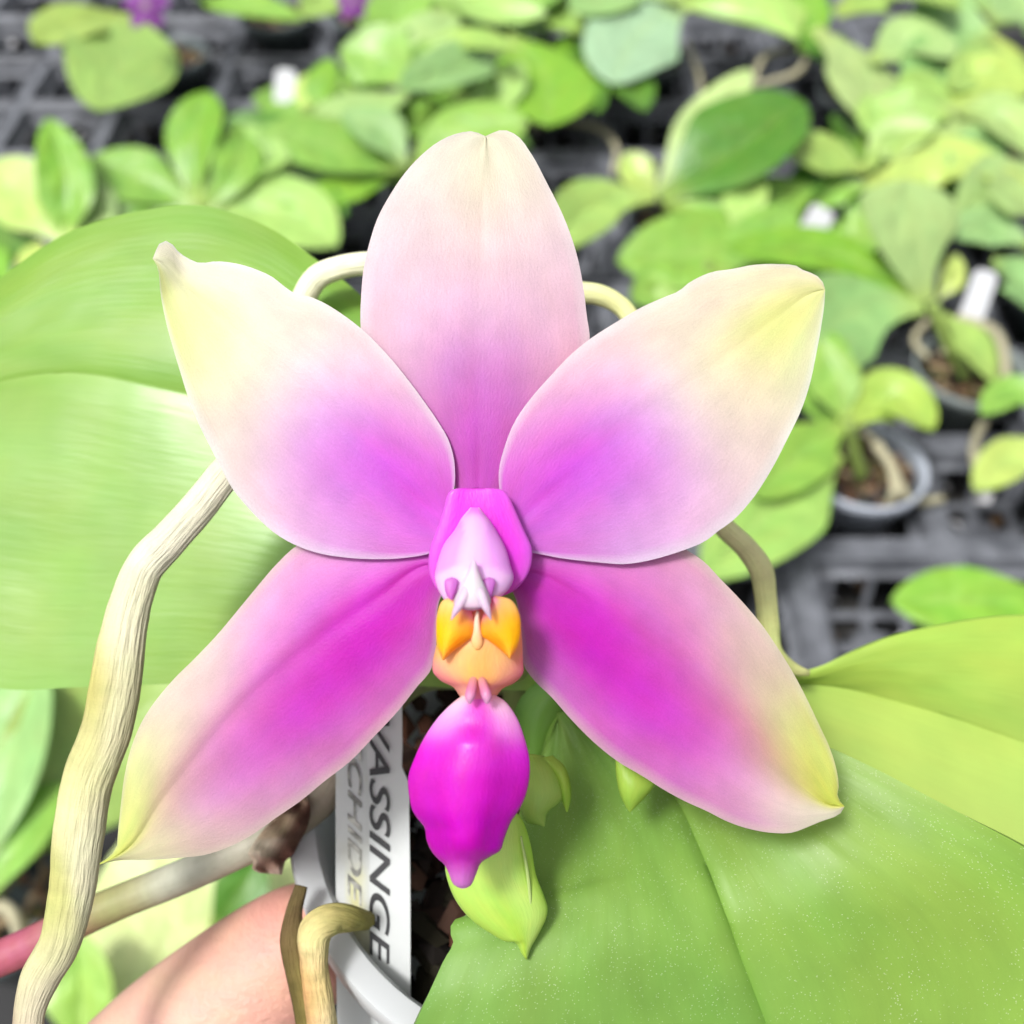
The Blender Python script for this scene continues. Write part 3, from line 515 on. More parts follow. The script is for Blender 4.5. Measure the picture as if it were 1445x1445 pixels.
sheet('petal',
      [(690, 772), (712, 735), (706, 700), (704, 665), (712, 631), (727, 594), (751, 560), (778, 529.5), (805, 501), (832, 479), (866, 457), (907, 433), (941, 418), (958, 411), (971, 400), (985, 392), (1005, 384), (1032, 380), (1063, 374), (1097, 373), (1127, 377), (1134, 382), (1149, 387), (1160, 397), (1164, 409)],
      [(690, 775), (750, 720), (820, 660), (900, 595), (980, 535), (1050, 482), (1110, 437), (1150, 412), (1164, 409)],
      [(690, 780), (735, 778), (763, 782), (788, 787), (819, 791), (849, 794), (880, 796), (910, 792), (941, 784), (968, 775), (995, 763.5), (1015, 748), (1032, 736), (1060, 706), (1087, 665), (1110, 621), (1131, 577), (1143, 540), (1151, 502), (1159, 458), (1163, 428), (1164, 409)],
      lambda u, v: D-.0002+.0026*u**1.5+.0005*v**2*np.sin(math.pi*np.clip(u, .05, .97))+.00012*np.exp(-(v/.12)**2), M_PETAL, throat,
 edge(pig_points([(0, 0, (240, 150, 240)), (.12, 0, (210, 76, 216)), (.2, -.6, (212, 88, 206)), (.2, .6, (216, 112, 216)), (.33, 0, (206, 66, 218)), (.33, -.5, (216, 92, 210)), (.4, .2, (206, 76, 220)), (.33, -.95, (234, 186, 210)), (.33, .6, (220, 146, 222)), (.33, .95, (226, 186, 226)),
 (.46, 0, (232, 166, 238)), (.46, -.5, (234, 176, 218)), (.46, -.9, (238, 214, 214)), (.46, .5, (228, 168, 224)), (.46, .9, (230, 200, 216)), (.58, 0, (236, 226, 218)), (.58, -.6, (236, 224, 204)), (.58, .5, (230, 212, 208)), (.58, .9, (232, 212, 210)),
                  (.70, 0, (238, 228, 188)), (.70, -.7, (238, 222, 206)), (.70, .5, (234, 216, 190)), (.70, .9, (234, 222, 208)), (.84, 0, (232, 234, 146)), (.84, -.7, (238, 228, 194)), (.84, .6, (228, 234, 146)), (.84, .95, (236, 236, 214)), (.95, 0, (232, 232, 140)), (1, 0, (240, 240, 190))], (.075, .28), .85), (246, 250, 250), .035, .5))
# ---- lateral sepals
sheet('lateral_sepal',
      [(660, 800), (600, 775), (520, 752), (460, 752), (418, 771), (389, 798), (365, 826), (337, 860), (306, 897), (275, 929.5), (247, 957), (223, 985), (202, 1016), (185, 1057), (176, 1096), (171, 1137), (167, 1175), (165, 1196), (158, 1206), (150, 1213), (141, 1219)],
      [(660, 806), (603, 797), (538, 840), (469, 888), (403, 940), (348, 988), (289, 1054), (226, 1134), (181, 1197), (160, 1211), (141, 1219)],
      [(660, 815), (628, 830), (619, 850), (616, 885), (614, 922), (607, 947), (590, 967), (565, 999), (527, 1040), (493, 1075), (458, 1102), (424, 1130), (389, 1154), (354, 1179), (320, 1196), (289, 1206), (254, 1210), (209, 1213), (174, 1213), (156, 1215), (141, 1219)],
      lambda u, v: D+.0008-.0002*u+.0040*u**2+.0013*v**2*np.sin(math.pi*np.clip(u*.9+.05, .05, .97))+.0003*np.exp(-(v/.10)**2)+.0006*np.where(v < 0, -v, 0)*np.sin(math.pi*u), M_PETAL, throat,
 edge(pig_points([(0, 0, (214, 90, 206)), (.14, 0, (206, 40, 190)), (.14, -.6, (222, 120, 218)), (.14, .5, (206, 50, 192)), (.14, .95, (206, 120, 196)), (.3, .02, (206, 30, 192)), (.3, -.5, (220, 124, 214)), (.3, -.9, (226, 170, 206)), (.3, .4, (208, 30, 196)), (.3, .95, (210, 120, 190)),
                  (.45, .03, (206, 70, 180)), (.45, -.4, (220, 142, 208)), (.45, -.9, (230, 186, 212)), (.45, .4, (214, 50, 206)), (.45, .95, (208, 130, 186)), (.6, .03, (208, 116, 178)), (.6, -.4, (224, 180, 202)), (.6, -.9, (230, 216, 204)), (.64, -.6, (226, 206, 196)), (.6, .35, (214, 86, 206)), (.6, .95, (212, 156, 190)),
                  (.73, 0, (206, 150, 166)), (.72, -.5, (224, 222, 178)), (.71, .4, (220, 150, 206)), (.75, .95, (222, 194, 188)), (.85, 0, (214, 196, 160)), (.85, -.6, (222, 226, 150)), (.85, .5, (226, 212, 186)), (.93, -.3, (214, 226, 116)), (.93, .6, (226, 226, 172)), (1, 0, (210, 226, 90))], (.07, .25), .86), (232, 226, 200), .03, .5))
sheet('lateral_sepal',
      [(690, 800), (760, 772), (840, 752), (910, 752), (945, 762), (970, 777), (991, 791), (1018, 819), (1046, 848), (1074, 881), (1098, 916), (1119, 950), (1139, 988), (1157, 1026), (1170, 1054), (1179, 1082), (1183, 1106), (1183, 1130), (1191, 1134), (1191, 1138)],
      [(690, 806), (752, 808), (814, 840), (880, 888), (956, 940), (1004, 981), (1046, 1019), (1091, 1068), (1136, 1113), (1172, 1136), (1191, 1138)],
      [(690, 815), (718, 828), (724, 836), (733, 878), (736, 909), (740, 940), (755, 961), (776, 981), (807, 1016), (838, 1047), (873, 1075), (907, 1095), (935, 1113), (966, 1130), (997, 1144), (1029, 1160), (1060, 1170), (1091, 1175), (1115, 1175), (1143, 1165), (1160, 1158), (1183, 1149), (1190, 1142), (1191, 1138)],
      lambda u, v: D+.0008-.0002*u+.0040*u**2+.0013*v**2*np.sin(math.pi*np.clip(u*.9+.05, .05, .97))+.0003*np.exp(-(v/.10)**2)+.0006*np.where(v < 0, -v, 0)*np.sin(math.pi*u), M_PETAL, throat,
 edge(pig_points([(0, 0, (214, 90, 206)), (.14, 0, (212, 60, 196)), (.14, -.6, (220, 110, 208)), (.14, .5, (206, 40, 192)), (.14, .95, (208, 130, 200)), (.3, .02, (208, 40, 196)), (.3, -.5, (220, 120, 206)), (.3, -.9, (222, 150, 196)), (.3, .4, (204, 12, 190)), (.3, .95, (210, 120, 200)),
                  (.45, .03, (206, 70, 184)), (.45, -.4, (218, 134, 196)), (.45, -.9, (226, 172, 202)), (.45, .4, (214, 40, 208)), (.45, .95, (206, 110, 190)), (.6, .03, (208, 104, 172)), (.6, -.4, (220, 160, 192)), (.6, -.9, (226, 200, 196)), (.64, -.6, (222, 198, 182)), (.6, .4, (214, 66, 208)), (.6, .95, (210, 120, 190)),
                  (.73, 0, (206, 138, 154)), (.72, -.5, (218, 218, 158)), (.73, .5, (222, 150, 206)), (.73, .95, (214, 150, 190)), (.85, 0, (214, 194, 142)), (.85, -.6, (218, 222, 124)), (.85, .5, (232, 208, 206)), (.93, -.3, (210, 222, 90)), (.93, .6, (236, 232, 206)), (1, 0, (218, 222, 80))], (.07, .25), .86), (232, 226, 200), .03, .5))
# ---- column
body('column', [(664, 716), (652, 730), (642, 747), (627, 767), (618, 790), (613.5, 814), (619, 834), (628, 848), (640, 858), (664, 862)], [(676, 716), (684, 726), (690, 733), (704, 755), (714, 775), (721, 800), (725, 814), (719, 830), (706, 843), (692, 856), (668, 862)],
     lambda u, v: D-.0030-.0040*u**1.2, lambda u: .0026*np.sqrt(np.clip(1-(2*np.clip(u, .0, 1)-1)**4, 0, 1)), lambda u: .0028*np.sqrt(np.clip(1-(2*u-1)**4, 0, 1)), M_COL, throat,
 pig_points([(0, 0, (240, 130, 238)), (.12, 0, (242, 186, 246)), (.4, 0, (242, 188, 246)), (.4, -.8, (234, 160, 238)), (.4, .8, (236, 166, 240)), (.66, 0, (246, 206, 248)), (.66, -.5, (240, 196, 242)), (.66, .5, (240, 196, 242)), (.82, 0, (250, 240, 246)), (.72, -.55, (244, 200, 246)), (.72, .5, (244, 200, 246)), (.82, -.58, (206, 96, 196)), (.82, .5, (206, 96, 196)), (.82, -.25, (250, 232, 246)), (.82, .22, (250, 232, 246)), (.82, -.9, (242, 206, 246)), (.82, .9, (242, 206, 246)), (1, -.6, (240, 200, 240)), (1, .6, (240, 200, 240)), (1, 0, (226, 140, 206))], (.045, .13), .95))
def capped(name, pts, pig, m, na=14, n=24, seed=0): return tube(name, pts, m, throat, pig, n, na, seed=seed)
for cx in (637.5, 690.5):
    body('anther_pit', [(cx, 814), (cx-9, 818), (cx-10, 830), (cx-6, 842), (cx, 848)], [(cx, 814), (cx+8, 818), (cx+7, 830), (cx+3, 842), (cx, 848)], lambda u, v: D-.0079-.0006*u, lambda u: .0003*np.sin(math.pi*u)**.5, lambda u: .0006*np.sin(math.pi*u)**.5, M_COL, throat, pig_points([(0, 0, (226, 136, 226)), (1, 0, (218, 110, 212))], (.4, 1)), 18, 16)
body('anther_cap', [(667, 790), (659, 808), (651, 826), (643, 842), (640, 852), (650, 857), (668, 857)], [(671, 790), (677, 808), (684, 826), (691, 842), (693, 852), (686, 857), (670, 857)], lambda u, v: D-.0086-.0008*u, lambda u: .0009*np.sqrt(np.clip(1-(2*u-1)**2, 0, 1)), lambda u: .0014*np.sqrt(np.clip(1-(2*u-1)**2, 0, 1)), M_COL, throat,
 pig_points([(0, 0, (248, 214, 246)), (.4, 0, (252, 246, 248)), (1, 0, (244, 196, 232))], (.2, 1)), 20, 20)
for pts in ([(662, 826, D-.0090, 8), (654, 843, D-.0096, 8), (645, 859, D-.0098, 5.5), (636.5, 875, D-.0096, .8)], [(673, 826, D-.0090, 8), (680, 843, D-.0096, 8), (687, 859, D-.0098, 5.5), (693, 875, D-.0096, .8)]):
    tube('stigma_prong', pts, M_COL, throat, pig_points([(0, 0, (248, 226, 246)), (1, 0, (250, 216, 248))], (.4, 1)), 20, 12)
# ---- lip: cup (hypochile), two yellow side lobes, callus teeth, mid-lobe
body('lip_cup', [(668, 842), (640, 848), (624, 862), (617, 885), (616, 909), (611, 932), (610.5, 947), (621, 960), (641, 971), (650, 984), (662, 992)], [(672, 842), (704, 846), (726, 862), (735, 885), (737, 905), (738, 932), (738, 950), (727, 963), (709, 972), (699, 984), (688, 992)],
     lambda u, v: D-.0028-.0018*np.sin(math.pi*u)-.0012*u+.0012*v**2, lambda u: .0016*np.sqrt(np.clip(1-(2*u-1)**6, 0, 1)), lambda u: .004*np.sqrt(np.clip(1-(2*u-1)**4, 0, 1)), M_LIP, throat,
 pig_points([(0, 0, (232, 130, 176)), (.25, 0, (236, 170, 150)), (.35, 0, (248, 206, 170)), (.55, 0, (250, 190, 104)), (.75, 0, (250, 182, 90)), (.86, 0, (248, 170, 150)), (.95, 0, (244, 130, 214)), (.7, -.92, (246, 140, 158)), (.7, .92, (246, 140, 160)), (.85, -.9, (248, 160, 150)), (.85, .9, (248, 150, 164)), (.62, -.6, (250, 196, 130)), (.62, .6, (250, 196, 130)), (.45, -.95, (248, 200, 90)), (.45, .95, (248, 180, 110)), (1, -.8, (252, 214, 176)), (1, .8, (252, 206, 170))], (.08, .2), .98))
for sg, Lp, Rp in ((-1, [(648, 842), (624, 848), (617, 866), (615.5, 890), (617, 912), (624, 931)], [(654, 846), (663, 858), (669, 876), (669.5, 896), (656, 907), (640, 919), (626, 932)]),
                   (1, [(692, 844), (686, 858), (679, 876), (678.5, 896), (692, 906), (706, 917), (719, 930)], [(698, 840), (722, 847), (733, 866), (735, 888), (731, 912), (721, 930)])):
    body('side_lobe', Lp, Rp, lambda u, v: D-.0078+.0003*u+.0006*v*v, lambda u: .0004*np.sqrt(np.clip(1-(2*u-1)**4, 0, 1)), lambda u: .0012*np.sqrt(np.clip(1-(2*u-1)**4, 0, 1)), M_LIP, throat,
 pig_points([(0, 0, (226, 110, 190)), (.15, -.6*sg, (230, 130, 180)), (.2, .7*sg, (250, 206, 120)), (.3, 0, (250, 190, 100)), (.45, .3*sg, (252, 192, 20)), (.45, -.5*sg, (248, 166, 36)), (.7, .3*sg, (254, 196, 10)), (.7, -.5*sg, (248, 160, 24)), (.9, 0, (252, 190, 20)), (1, 0, (248, 170, 90))], (.1, .35), 1.0), 28, 24)
body('callus', [(672, 862), (669, 876), (667.5, 890), (665, 900), (666, 910), (672, 918)], [(676, 862), (677, 876), (679, 890), (681, 900), (681, 910), (676, 918)], lambda u, v: D-.0074+.0006*u, lambda u: .0005*np.sin(math.pi*u)**.5, lambda u: .001*np.sin(math.pi*u)**.5, M_LIP, throat,
 pig_points([(0, 0, (255, 232, 214)), (1, 0, (254, 206, 130))], (.4, 1), 1.0), 18, 16)
for x0, x1 in ((669, 663), (679, 687)):
    tube('callus_tooth', [(x0, 956, D-.0062, 6), (x0+(x1-x0)*.5, 970, D-.0068, 7), (x1, 984, D-.0072, 7), (x1, 993, D-.0072, 2)], M_LIP, throat, pig_points([(0, 0, (250, 182, 130)), (.4, 0, (246, 140, 196)), (1, 0, (250, 196, 236))], (.25, 1)), 22, 14)
_k = lambda u, v: D-.0040-.0022*np.sin(math.pi*u)**1.0+.0016*v**2*np.sin(math.pi*u)-.0009*np.exp(-((v)/.5)**4)*sstep(.2, .3, u)*(1-sstep(.72, .85, u))
body('lip_midlobe', [(655, 972), (652, 981), (643, 988), (621, 1009), (602, 1035), (586, 1067), (576, 1096), (577, 1122), (583, 1146), (593, 1160), (598, 1166), (602, 1186), (610, 1203), (619, 1213), (627, 1220), (632, 1230), (642, 1250), (651, 1254)], [(693, 972), (697, 979), (711, 988), (726, 1007), (740, 1041), (747, 1070), (747, 1099), (740, 1128), (730, 1147), (721, 1160), (716, 1172), (711, 1186), (707, 1199), (692, 1209), (679.5, 1217), (671, 1236), (663, 1251), (654, 1254)],
     _k, lambda u: .0010*np.sqrt(np.clip(1-(2*u-1)**8, 0, 1)), lambda u: .0010*np.sqrt(np.clip(1-(2*u-1)**8, 0, 1)), M_LIP, throat,
 pig_points([(0, 0, (246, 150, 220)), (0, -.8, (252, 224, 200)), (0, .8, (252, 220, 196)), (.1, 0, (222, 40, 200)), (.1, -.8, (248, 206, 232)), (.1, .8, (250, 210, 234)), (.2, -.85, (244, 150, 236)), (.2, .85, (244, 150, 236)), (.2, 0, (216, 40, 198)), (.32, 0, (216, 50, 200)), (.32, -.9, (222, 20, 206)), (.32, .9, (224, 30, 212)), (.5, 0, (216, 16, 200)), (.5, -.7, (206, 30, 190)), (.5, .7, (206, 24, 194)), (.7, 0, (214, 10, 198)), (.7, -.8, (196, 14, 184)), (.7, .8, (196, 10, 190)), (.86, 0, (202, 30, 186)), (.96, 0, (222, 126, 216)), (1, 0, (232, 160, 232))], (.055, .3), .95), 56, 36)  # lighter point at the upper centre is a highlight put into the pigment
# ---- pedicel behind the flower
tube('pedicel', [(676, 780, D+.004, 26), (690, 800, D+.012, 24), (715, 860, D+.022, 22), (730, 950, D+.034, 22), (735, 1010, D+.042, 24)], M_BUD, orchid, flat((190, 210, 130)), 30, 16)
# ---- leaves
def leafpig(cs, sig=(.2, .5), rib=None, k=.25, kk=.62):
    b = pig_points(cs, sig, kk)
    def f(u, v):
        c = b(u, v)
        if rib is not None:
            e = (np.exp(-(np.ravel(v)/.014)**2)*k)[:, None]; c = c*(1-e)+lin(rib)*ALB*e
        return c
    return f
sheet('leaf', [(765, 860), (700, 700), (620, 560), (530, 440), (440, 365), (380, 325), (290, 294), (200, 301), (100, 332), (0, 400), (-120, 500), (-220, 640)], [(765, 930), (680, 800), (560, 680), (420, 600), (250, 553), (90, 527), (-60, 560), (-220, 660)], [(768, 976), (640, 969), (500, 964), (370, 962), (250, 964), (120, 969), (0, 971), (-100, 940), (-180, 820), (-220, 680)],
      lambda u, v: .147+.008*u+.006*u**2+sstep(0, .3, u)*(np.where(v < 0, .0008*v+.0050*v*v, -.0048*v+.0018*v*v)+.0002*np.exp(-(v/.03)**2))+.0004*np.sin(9*u+3*v)+.0003*np.sin(17*u-5*v), M_LEAF, orchid,
      leafpig([(.2, 0, (156, 210, 76)), (.5, -.6, (152, 206, 68)), (.5, .6, (168, 218, 96)), (.8, -.5, (160, 208, 84)), (.8, .5, (166, 214, 96)), (1, 0, (160, 210, 84))], (.3, .5), (190, 225, 130), .25, .60), 90, 40, .0014)
sheet('leaf', [(786, 1000), (752, 1100), (712, 1205), (668, 1292), (661, 1297), (655, 1298), (652, 1306), (641, 1304), (636, 1318), (640, 1326), (625, 1360), (600, 1412), (585, 1445), (560, 1530), (580, 1640), (700, 1760), (1000, 1850)],
      [(795, 1005), (850, 1040), (905, 1080), (950, 1125), (985, 1195), (1012, 1262), (1042, 1345), (1080, 1445), (1110, 1540), (1130, 1650), (1100, 1750), (1000, 1850)], [(805, 1005), (900, 985), (1010, 1000), (1100, 1028), (1178, 1058), (1235, 1085), (1300, 1119), (1370, 1155), (1445, 1194), (1540, 1260), (1600, 1360), (1560, 1560), (1380, 1740), (1000, 1850)],
      lambda u, v: .1440-.0165*sstep(.02, .42, u)+.006*u**2+sstep(0, .2, u)*(np.where(v < 0, .0085*v+.0030*v*v, .0015*v-.0040*v*v)+.0007*np.exp(-(v/.022)**2))+.0004*np.sin(11*u+2*v)+.0003*np.sin(6*v+4*u), M_LEAF2, orchid,
      leafpig([(.1, 0, (134, 184, 76)), (.4, -.5, (146, 194, 82)), (.4, .5, (164, 208, 86)), (.7, -.6, (150, 196, 94)), (.7, .5, (168, 210, 90)), (1, 0, (154, 200, 90))], (.3, .5), (120, 170, 56), .4, .60), 110, 40, .0014)
sheet('leaf', [(790, 985), (950, 965), (1080, 966), (1145, 946), (1200, 920), (1250, 900), (1320, 883), (1445, 868), (1560, 880), (1680, 980)], [(790, 995), (950, 975), (1060, 962), (1145, 962), (1300, 998), (1445, 1047), (1560, 1085), (1680, 1060)], [(795, 1005), (950, 1040), (1100, 1100), (1250, 1200), (1445, 1320), (1580, 1330), (1680, 1150)],
      lambda u, v: .1560+.004*u-.006*np.abs(v)*sstep(0, .3, u)+.0035*v*v, M_LEAF, orchid,
      leafpig([(.2, 0, (180, 218, 84)), (.5, -.6, (188, 222, 92)), (.5, .6, (206, 232, 120)), (.9, -.5, (184, 220, 90)), (.9, .6, (204, 230, 124)), (1, 0, (192, 222, 110))], (.3, .5), (190, 220, 96), .4, .78), 80, 30, .0014)
sheet('leaf', [(800, 955), (758, 968), (732, 1000), (731, 1022), (738, 1050), (748, 1085)], None, [(806, 960), (812, 990), (806, 1014), (792, 1044), (770, 1075), (750, 1086)], lambda u, v: .1420+.004*u+.002*v*v, M_LEAF, orchid, flat((112, 160, 66)), 40, 16, .0012)
# ---- aerial roots
rootpig = pig_points([(0, 0, (240, 240, 216)), (.2, 0, (236, 233, 206)), (.38, 0, (230, 226, 192)), (.44, .3, (196, 190, 110)), (.47, -.4, (226, 222, 180)), (.52, .3, (206, 202, 140)), (.6, 0, (222, 218, 164)), (.66, -.5, (230, 226, 190)), (.72, .2, (196, 196, 122)), (.8, 0, (212, 208, 160)), (.86, -.4, (220, 210, 180)), (.9, 0, (210, 200, 168)), (.95, .5, (180, 160, 138)), (1, 0, (214, 194, 176))], (.035, .35), .72)
tube('aerial_root', [(400, 560, .136, 20.5), (352, 628, .134, 21.4), (316, 670, .132, 23.2), (276, 720, .131, 24.2), (238, 762, .130, 25.1), (204, 800, .129, 26.0), (186, 845, .128, 27.9), (173, 900, .127, 31.6), (163, 965, .1265, 34.4), (150, 1030, .126, 33.5), (124, 1100, .1255, 33.5), (110, 1180, .125, 33.5), (100, 1262, .1245, 30.7), (82, 1335, .124, 27.0), (55, 1383, .1238, 27.0), (43, 1420, .1236, 22.3), (38, 1480, .123, 23.2), (30, 1560, .122, 23.2)], M_ROOT, orchid, rootpig, 300, 72, .013, 5, .7, .08)
tube('aerial_root', [(420, 470, .150, 17), (428, 425, .149, 18), (448, 392, .148, 18), (480, 378, .148, 17), (530, 372, .149, 17), (620, 385, .150, 17), (720, 400, .151, 17), (800, 412, .151, 16), (850, 418, .151, 15), (878, 434, .151, 14), (900, 470, .150, 14), (930, 560, .149, 14), (980, 680, .148, 14), (1020, 742, .148, 15), (1055, 776, .148, 16), (1074, 805, .148, 17), (1080, 840, .148, 16), (1084, 880, .148, 16), (1092, 920, .148, 13), (1120, 944, .149, 9), (1142, 950, .149, 4)], M_ROOT, orchid,
 pig_points([(0, 0, (236, 236, 200)), (.3, 0, (236, 238, 206)), (.5, 0, (226, 228, 160)), (.75, 0, (222, 226, 160)), (.84, 0, (222, 206, 176)), (.87, 0, (200, 214, 120)), (.95, 0, (196, 210, 130)), (1, 0, (196, 190, 130))], (.05, 1), 1.0), 160, 28, .015, 9, 1, .04)
tube('flower_spike', [(-60, 1378, .150, 23), (0, 1352, .150, 25), (60, 1325, .150, 25), (120, 1294, .1495, 25), (170, 1272, .149, 24), (250, 1240, .148, 24), (330, 1204, .147, 24), (400, 1170, .1465, 23), (450, 1130, .1465, 25), (500, 1060, .147, 22), (590, 960, .150, 20), (720, 960, .155, 20)], M_STEM, orchid,
 pig_points([(0, 0, (170, 84, 100)), (.12, 0, (172, 90, 108)), (.20, 0, (150, 110, 96)), (.26, 0, (146, 148, 92)), (.30, 0, (158, 154, 110)), (.36, 0, (178, 178, 160)), (.5, 0, (170, 166, 148)), (.6, 0, (160, 148, 130)), (1, 0, (150, 160, 110))], (.03, 1), .85), 110, 24, .006, 2)
body('dry_bract', [(404, 1136), (376, 1166), (356, 1192), (350, 1206), (357, 1214), (356, 1226), (366, 1232)], [(432, 1120), (438, 1142), (434, 1166), (422, 1190), (412, 1208), (404, 1214), (398, 1234)], lambda u, v: .1435+.0012*np.sin(9*u+3*v)+.0009*np.sin(21*u-4*v), lambda u: .0042*(.35+.65*np.sin(math.pi*np.clip(u, .02, .98))), lambda u: .004*(.3+.7*np.sin(math.pi*np.clip(u, .02, .98))), M_DRY, orchid,
 pig_points([(0, 0, (150, 122, 104)), (.35, -.3, (170, 148, 124)), (.35, .7, (96, 66, 54)), (.7, -.3, (196, 180, 160)), (.7, .6, (112, 78, 66)), (.85, 0, (150, 112, 98)), (1, 0, (200, 176, 160))], (.07, .3), 1.0), 40, 36)
# ---- buds and bracts
budpig = pig_points([(0, 0, (180, 214, 92)), (.4, -.5, (186, 220, 104)), (.4, .3, (196, 226, 120)), (.4, .9, (176, 214, 84)), (.8, -.5, (182, 218, 90)), (.8, .2, (150, 200, 50)), (.8, .5, (202, 230, 128)), (1, 0, (188, 218, 80))], (.2, .25), .98)
body('flower_bud', [(700, 1140), (660, 1165), (632, 1200), (628, 1223), (633, 1248), (647, 1277), (671, 1303), (697, 1320), (714, 1329), (727, 1330), (735, 1344), (742, 1354)], [(722, 1140), (736, 1155), (742, 1168), (749, 1192), (758, 1239), (767, 1262), (773, 1284), (770, 1298), (764, 1311), (757, 1324), (750, 1336), (744, 1354)], lambda u, v: .1222+.001*u, lambda u: .0022*np.sin(math.pi*np.clip(u, .03, .985))**.7+.0002, lambda u: .004*np.sin(math.pi*np.clip(u, .03, .985))**.7+.0002, M_BUD, orchid, budpig, 50, 36)
tube('bud_seam', [(735, 1180, .1208, 1.5), (744, 1230, .1208, 2.5), (748, 1275, .1212, 2.5), (744, 1320, .1220, 2), (741, 1348, .1228, 1.5)], M_BUD, orchid, flat((208, 234, 142)), 30, 10)
body('flower_bud', [(735, 1062), (733, 1090), (734, 1120), (734, 1142), (743, 1160), (756, 1164), (767, 1167)], [(766, 1066), (785, 1078), (797, 1100), (800, 1120), (786, 1136), (774, 1145), (769, 1166)], lambda u, v: .1262, lambda u: .0022*np.sin(math.pi*np.clip(u, .04, .96))**.6, lambda u: .003*np.sin(math.pi*np.clip(u, .04, .96))**.6, M_BUD, orchid, pig_points([(.2, 0, (178, 216, 88)), (.7, 0, (190, 224, 112)), (1, 0, (196, 228, 120))], (.3, 1)), 30, 24)
body('bract', [(762, 1070), (772, 1080), (785, 1100), (793, 1130), (799, 1146)], [(780, 1066), (796, 1080), (805, 1105), (806, 1128), (801, 1146)], lambda u, v: .1256, lambda u: .0016*np.sin(math.pi*np.clip(u, .04, .96)), lambda u: .0018*np.sin(math.pi*np.clip(u, .04, .96)), M_BUD, orchid, flat((176, 214, 80)), 24, 20)
body('bract', [(868, 1060), (870, 1100), (876, 1125), (884, 1140), (888, 1146)], [(930, 1085), (924, 1108), (908, 1128), (896, 1140), (890, 1146)], lambda u, v: .1250, lambda u: .0016*np.sin(math.pi*np.clip(u, .04, .96)), lambda u: .002*np.sin(math.pi*np.clip(u, .04, .96)), M_BUD, orchid, flat((176, 214, 84)), 24, 20)
# short leafy stem joining leaves in the pot
tube('stem', [(790, 880, .150, 45), (785, 960, .152, 55), (770, 1030, .156, 55), (740, 1090, .163, 48)], M_BUD, orchid, flat((120, 160, 70)), 20, 16)

# ================================================================== POT IN THE HAND
nc = np.array([.1143, .9035, 1.0]); nc /= np.linalg.norm(nc)
PN = RT*nc[0]+UPV*nc[1]-FW*nc[2]
PC = P(782, 1127, .1532)
E1 = RT*.5-UPV*.866; E1 = E1-PN*np.dot(E1, PN); E1 /= np.linalg.norm(E1); E2 = np.cross(PN, E1)
PR = .0362
def pot_lathe(prof, na=96):
    V = []; Fc = []
    for r, z in prof:
        for k in range(na):
            a = 2*math.pi*k/na; V.append(PC+E1*r*math.cos(a)+E2*r*math.sin(a)+PN*z)
    for i in range(len(prof)-1):
        for k in range(na): Fc.append((i*na+k, i*na+(k+1) % na, (i+1)*na+(k+1) % na, (i+1)*na+k))
    return V, Fc
prof = [(0, -.060), (.024, -.060), (.0245, -.059), (PR-.0035, -.0075), (PR-.003, -.0065), (PR-.0005, -.006), (PR, -.0054), (PR+.0004, -.0006), (PR+.0001, 0), (PR-.0006, .0001), (PR-.0032, -.0003), (PR-.0038, -.0012), (PR-.0055, -.010), (.0235, -.057), (0, -.057)]
V, Fc = pot_lathe(prof); pc_ = np.tile(lin((236, 240, 242))*ALB, (len(V), 1))
pot = mesh('plant_pot', V, Fc, M_POTW, None, np.zeros((len(V), 2)), pc_)
pot.modifiers.new('crisp', 'EDGE_SPLIT').split_angle = math.radians(32)
tag(pot, 'translucent white plastic pot gripped by the hand at bottom', 'pot')
nb = 520; a = RNG.uniform(0, 6.28, nb); q = np.sqrt(RNG.uniform(0, 1, nb))*(PR-.0065)
bp = [PC+E1*q[i]*math.cos(a[i])+E2*q[i]*math.sin(a[i])+PN*(-.012+RNG.uniform(-.003, .003)) for i in range(nb)]
bc = [lin(random.choice([(52, 34, 26), (36, 26, 22), (70, 46, 34), (96, 60, 44), (44, 40, 26), (30, 24, 20)]))*.7 for _ in range(nb)]
bark = chips('potting_bark', bp, [np.array([1, .65, .5])*random.uniform(.0016, .0048) for _ in range(nb)], M_BARK, None, bc)
tag(bark, 'dark chunky bark filling the white pot', 'bark', kind='stuff')
# ---- two written labels stuck in the bark
def label(Lp, Rp, d0, d1, lab, col):
    o = sheet('plant_label', Lp, None, Rp, lambda u, v: d0+(d1-d0)*u, M_LABEL, None, col, 40, 6, .0005)
    return tag(o, lab, 'plant label', 'written labels in the white pot')
white = pig_points([(0, 0, (240, 244, 243)), (1, 0, (238, 242, 242))], (.5, 1))
lab1 = label([(512, 960), (515, 1010), (520, 1100), (522, 1250), (524, 1450), (525, 1500)], [(567, 960), (567.5, 1010), (568, 1060), (568, 1086), (577, 1102), (577.5, 1140), (579, 1250), (579.5, 1420), (580, 1500)], .1415, .1405, 'white plastic label with bold black capitals, nearer the lip', white)
lab2 = label([(474, 1040), (474, 1090), (474, 1200), (475, 1350), (476, 1450)], [(521, 1040), (521, 1090), (522, 1200), (523, 1350), (524, 1450)], .1432, .1428, 'white plastic label with faint faded writing and yellow stain, left of the bold one',
 pig_points([(0, 0, (236, 241, 240)), (.3, 0, (238, 242, 241)), (.42, .0, (238, 241, 234)), (.52, .1, (240, 240, 190)), (.62, .25, (238, 236, 168)), (.52, -.6, (238, 242, 241)), (.62, -.5, (238, 242, 241)), (.55, .9, (238, 242, 241)), (.72, .4, (240, 241, 214)), (.8, 0, (236, 240, 240)), (1, 0, (236, 240, 240))], (.035, .22)))
